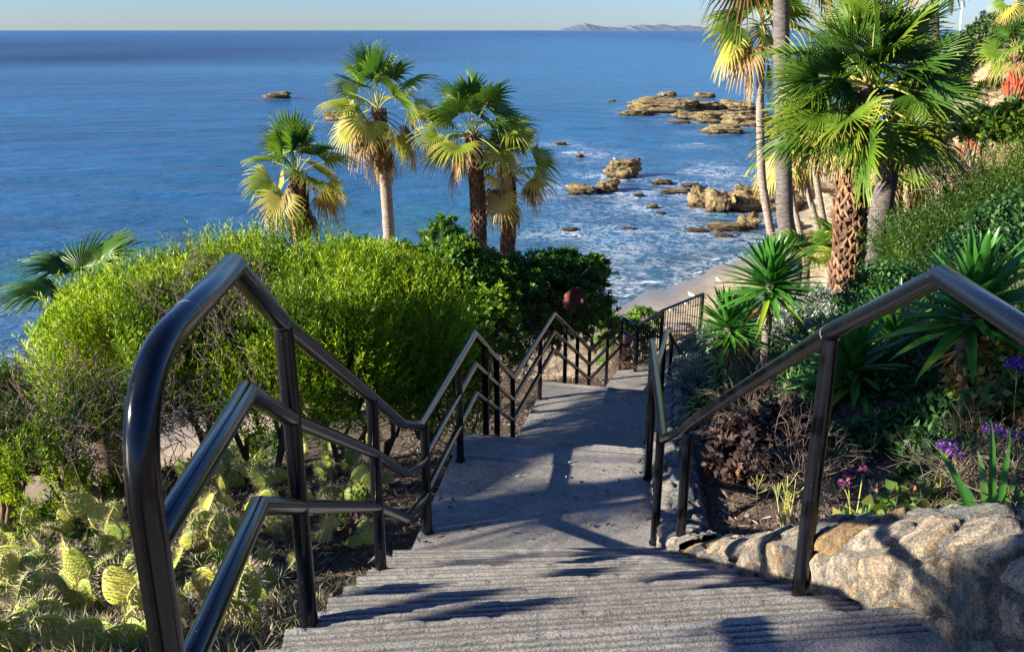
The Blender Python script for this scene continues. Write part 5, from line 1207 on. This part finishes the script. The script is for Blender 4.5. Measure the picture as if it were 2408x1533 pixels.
for u, v, lab in ((1691, 668, "gull standing alone on the sand nearest the yuccas"), (1626, 703, "gull on the sand just above the top rail of the fence"), (1634, 704, "second gull right behind the fence end"), (1616, 722, "darker gull seen through the fence pickets"), (1580, 738, "gull at the left seen through the fence")):
    p = G(u, v, 30); gull(lab, p, .78, random.uniform(2, 4))
for u, v, Yr, lab in ((1447, 378, 0, "gull perched on the big block shaped rock"), (1560, 226, 1, "gull perched on the far slab")):
    k = 10 if Yr == 0 else 1; cx, cy, a_, b_, hp = rock_pos[k]; d = ray(u, v); pt = d * (cy / d[1]); gull(lab, pt - [0, 0, .05], .8 if Yr == 0 else 1.0, 3.3)

# ------------------------------------------------------------------ prickly pears
def pad_mesh(Hh, W, T, rg):
    nu, nv = 14, 20; V = []; A = []
    for i in range(nu + 1):
        t = i / nu; z = Hh * t; prof = math.sin(pi * min(1, t) ** .72) ** .62 if 0 < t < 1 else 0
        w = W * (.0 + prof) + .012 * (1 - t)
        for j in range(nv):
            a = 2 * pi * j / nv; x = w * cos(a); y = T * (prof ** .7) * sin(a) * (1 + .1 * cos(3 * a)); V.append((x, y + .10 * Hh * math.sin(t * 2) * .3, z)); A.append(1.0)
    F = [(i * nv + j, i * nv + (j + 1) % nv, (i + 1) * nv + (j + 1) % nv, (i + 1) * nv + j) for i in range(nu) for j in range(nv)]
    return np.array(V), np.array(F)
def make_pad_proto(k):
    rg = np.random.default_rng(100 + k); Hh = 1.0; W = rg.uniform(.36, .46); T = .075
    V, F = pad_mesh(Hh, W, T, rg)
    # areoles
    ar = []; sp_ = MB()
    for row, z in enumerate(np.linspace(.12, .97, 10)):
        prof = math.sin(pi * z ** .72) ** .62; w = W * prof
        for x in np.arange(-w * .9 + (.04 if row % 2 else 0), w * .93, .115):
            for sd in (-1, 1):
                y = sd * T * (prof ** .7) * math.sqrt(max(0, 1 - (x / w) ** 2)) + .10 * math.sin(z * 2) * .3; ar.append((np.array([x, y, z]), unit(np.array([x * .25, sd, .1]))))
    for a in np.linspace(0, pi, 15):
        z = .56 + .44 * sin(a) if True else 0; x = W * cos(a) * .99; ar.append((np.array([x, .02, z]), unit(np.array([cos(a), 0, .3 + sin(a)]))))
    SV = []; 
    for p, nrm in ar:
        for _ in range(3):
            d = unit(nrm + rg.normal(0, .42, 3)); l = rg.uniform(.10, .30); s = unit(np.cross(d, rg.normal(0, 1, 3))) * .0085; SV += [p - s, p + s, p + d * l]
    SV = np.array(SV); sp_.add(SV, np.arange(len(SV)).reshape(-1, 3))
    # areole darkening in attribute
    AP = np.array([p for p, _ in ar]); return V, F, SV
def mesh_from(mb, name, mat, smooth):
    o = mb.build(name, mat, None, smooth); me = o.data; bpy.data.objects.remove(o); return me
PADS = []
for k in range(5):
    V, F, SV = make_pad_proto(k)
    # refine and mark areoles: small dark bumps
    bm = MB().add(V, F, 1.0)
    AP = None
    dots = MB(); cen = SV.reshape(-1, 9, 3)[:, 0]
    for c in cen: dots.add(icosphere(0)[0] * .014 + c, icosphere(0)[1], 0.0)
    V2 = np.concatenate(dots.V); F2 = np.concatenate(dots.F); bm.add(V2, F2, 0.0)
    PADS.append((mesh_from(bm, "pad", M['pad'], True), mesh_from(MB().add(SV, np.arange(len(SV)).reshape(-1, 3)), "spines", M['spine'], False)))
from mathutils import Matrix
npad = 0
def place_pad(root, base, d, yaw, s, k):
    global npad
    z = unit(d); x = unit(np.cross([-sin(yaw), cos(yaw), 0], z)); x = x if np.linalg.norm(x) > .1 else np.array([1., 0, 0]); y = np.cross(z, x)
    Mx = Matrix(((x[0] * s, y[0] * s, z[0] * s, base[0]), (x[1] * s, y[1] * s, z[1] * s, base[1]), (x[2] * s, y[2] * s, z[2] * s, base[2]), (0, 0, 0, 1)))
    me, sm_ = PADS[k % 5]
    o = bpy.data.objects.new("pad", me); COL.objects.link(o); o.parent = root
    o.matrix_local = Matrix.Translation(-root.location) @ Mx
    q = bpy.data.objects.new("spines", sm_); COL.objects.link(q); q.parent = o; npad += 1
    return x, y, z
CACT = [(150, 1460, 4, .19), (380, 1470, 4, .19), (30, 1440, 4, .19), (290, 1380, 4, .18), (90, 1380, 4, .18), (180, 1360, 3, .18), (500, 1450, 3, .16), (480, 1270, 4, .17), (650, 1250, 4, .16), (730, 1270, 3, .15), (350, 1230, 4, .17), (540, 1190, 3, .16), (610, 1340, 4, .16), (310, 1330, 3, .18), (130, 1400, 5, .19), (70, 1530, 5, .2), (300, 1440, 4, .19), (210, 1520, 5, .2), (30, 1290, 4, .19), (350, 1330, 4, .18), (520, 1240, 4, .17), (590, 1210, 4, .16), (720, 1180, 4, .16), (480, 1130, 3, .17), (880, 1090, 3, .15), (700, 1090, 3, .15), (560, 1480, 4, .17), (450, 1400, 4, .18), (110, 1260, 4, .18), (830, 1110, 3, .15), (60, 1470, 4, .20), (200, 1440, 5, .20), (330, 1530, 4, .2), (120, 1330, 3, .2), (20, 1390, 4, .21), (250, 1330, 4, .19), (170, 1250, 3, .18), (90, 1240, 3, .19), (20, 1190, 3, .19), (250, 1190, 4, .18), (190, 1180, 3, .18),
        (300, 1265, 3, .19), (400, 1150, 4, .17), (470, 1200, 4, .17), (430, 1290, 3, .17), (560, 1150, 4, .17), (640, 1190, 3, .18), (640, 1130, 4, .17), (760, 1130, 4, .17), (820, 1180, 3, .16), (780, 1210, 3, .17), (520, 1310, 3, .18), (620, 1290, 3, .18),
        (560, 1400, 4, .18), (640, 1420, 3, .15), (690, 1250, 3, .16), (440, 1470, 2, .19), (600, 1480, 3, .15), (820, 1290, 3, .13), (900, 1140, 3, .15), (330, 1120, 3, .17), (600, 1080, 3, .16), (140, 1180, 3, .18), (20, 1500, 3, .2), (260, 1490, 4, .19), (780, 1060, 3, .15), (360, 1400, 3, .18), (700, 1330, 3, .14)]
rg = np.random.default_rng(55)
def where_word(u, v):
    a = "left picture edge" if u < 110 else "left of the thick end post" if u < 330 else "between end post and first post" if u < 680 else "between the first two railing posts" if u < 870 else "beside the second railing post"
    return a
cl_lab = {}
for k, (u, v, n_, s) in enumerate(CACT):
    b = G(u, v, 1.7); b[2] -= .02
    a = where_word(u, v); row = "nearest" if v > 1430 else "in the near half" if v > 1270 else "in the middle" if v > 1160 else "at the back"
    lab = "cactus %s, %s" % (a, row); cl_lab[lab] = cl_lab.get(lab, 0) + 1
    if cl_lab[lab] > 1: lab = "%s, %s" % (lab, ["", "", "right of its neighbour", "lower of its row", "tucked behind", "with leaning pads", "fullest", "smallest", "broad padded", "most spiny"][min(cl_lab[lab], 9)])
    root = empty("prickly_pear", lab, "cactus", tuple(b), "prickly pear cacti left of the stairs")
    root["label"] = root["label"].replace(", smallest", ", small"); stack = []; yaw = rg.uniform(-.7, .7)
    for i in range(n_):
        if i == 0 or (i == 1 and n_ > 3): base = b + (np.array([rg.uniform(-.2, .2), rg.uniform(-.12, .12), 0]) if i else 0); d = np.array([rg.uniform(-.9, .9), rg.uniform(-.7, .3), .8])
        else:
            pb, pd, px, ps = stack[rg.integers(0, len(stack))]; t = rg.uniform(-.7, .7); base = pb + unit(pd) * ps * (.97 - .25 * abs(t)) + px * t * ps * .38; d = unit(pd) + px * t * .9 + np.array([rg.uniform(-.3, .3), rg.uniform(-.5, .3), .35])
        ss = s * 1.2 * rg.uniform(.7, 1.1) * (1 if i < 2 else .85); yw = yaw + rg.uniform(-1.0, 1.0)
        x, y, z = place_pad(root, base, d, yw, ss, int(rg.integers(0, 5))); stack.append((np.array(base), d, x, ss))
# grey-green small succulents among cacti
for k, (u, v, lab) in enumerate(((520, 1330, "pale green narrow leaved succulent behind the low rail"), (470, 1345, "smaller narrow leaved succulent beside the end post"), (660, 1370, "grey green tuft beside the first railing post"))):
    b = G(u, v, 1.7); r_ = np.random.default_rng(90 + k)
    o = rosette(MB(), b + [0, 0, .03], 34, .13, .006, 1.4, .1, r_, .1, 4).build("narrow_leaf_succulent", M['silver'] if k == 2 else M['aloe'], None, True, loc=b); tag(o, lab, "succulent")
b = G(835, 1250, 1.7)
shrub("weed_stalks", "upright green leafy stalks beside the second railing post", "plant", [(b + [0, 0, .16], (.06, .06, .12)), (b + [-.1, -.05, .05], (.08, .06, .06))], M['pitto'], 26, .16, 8, .05, .016, .6, 0, 1.6, 6, seed=33)
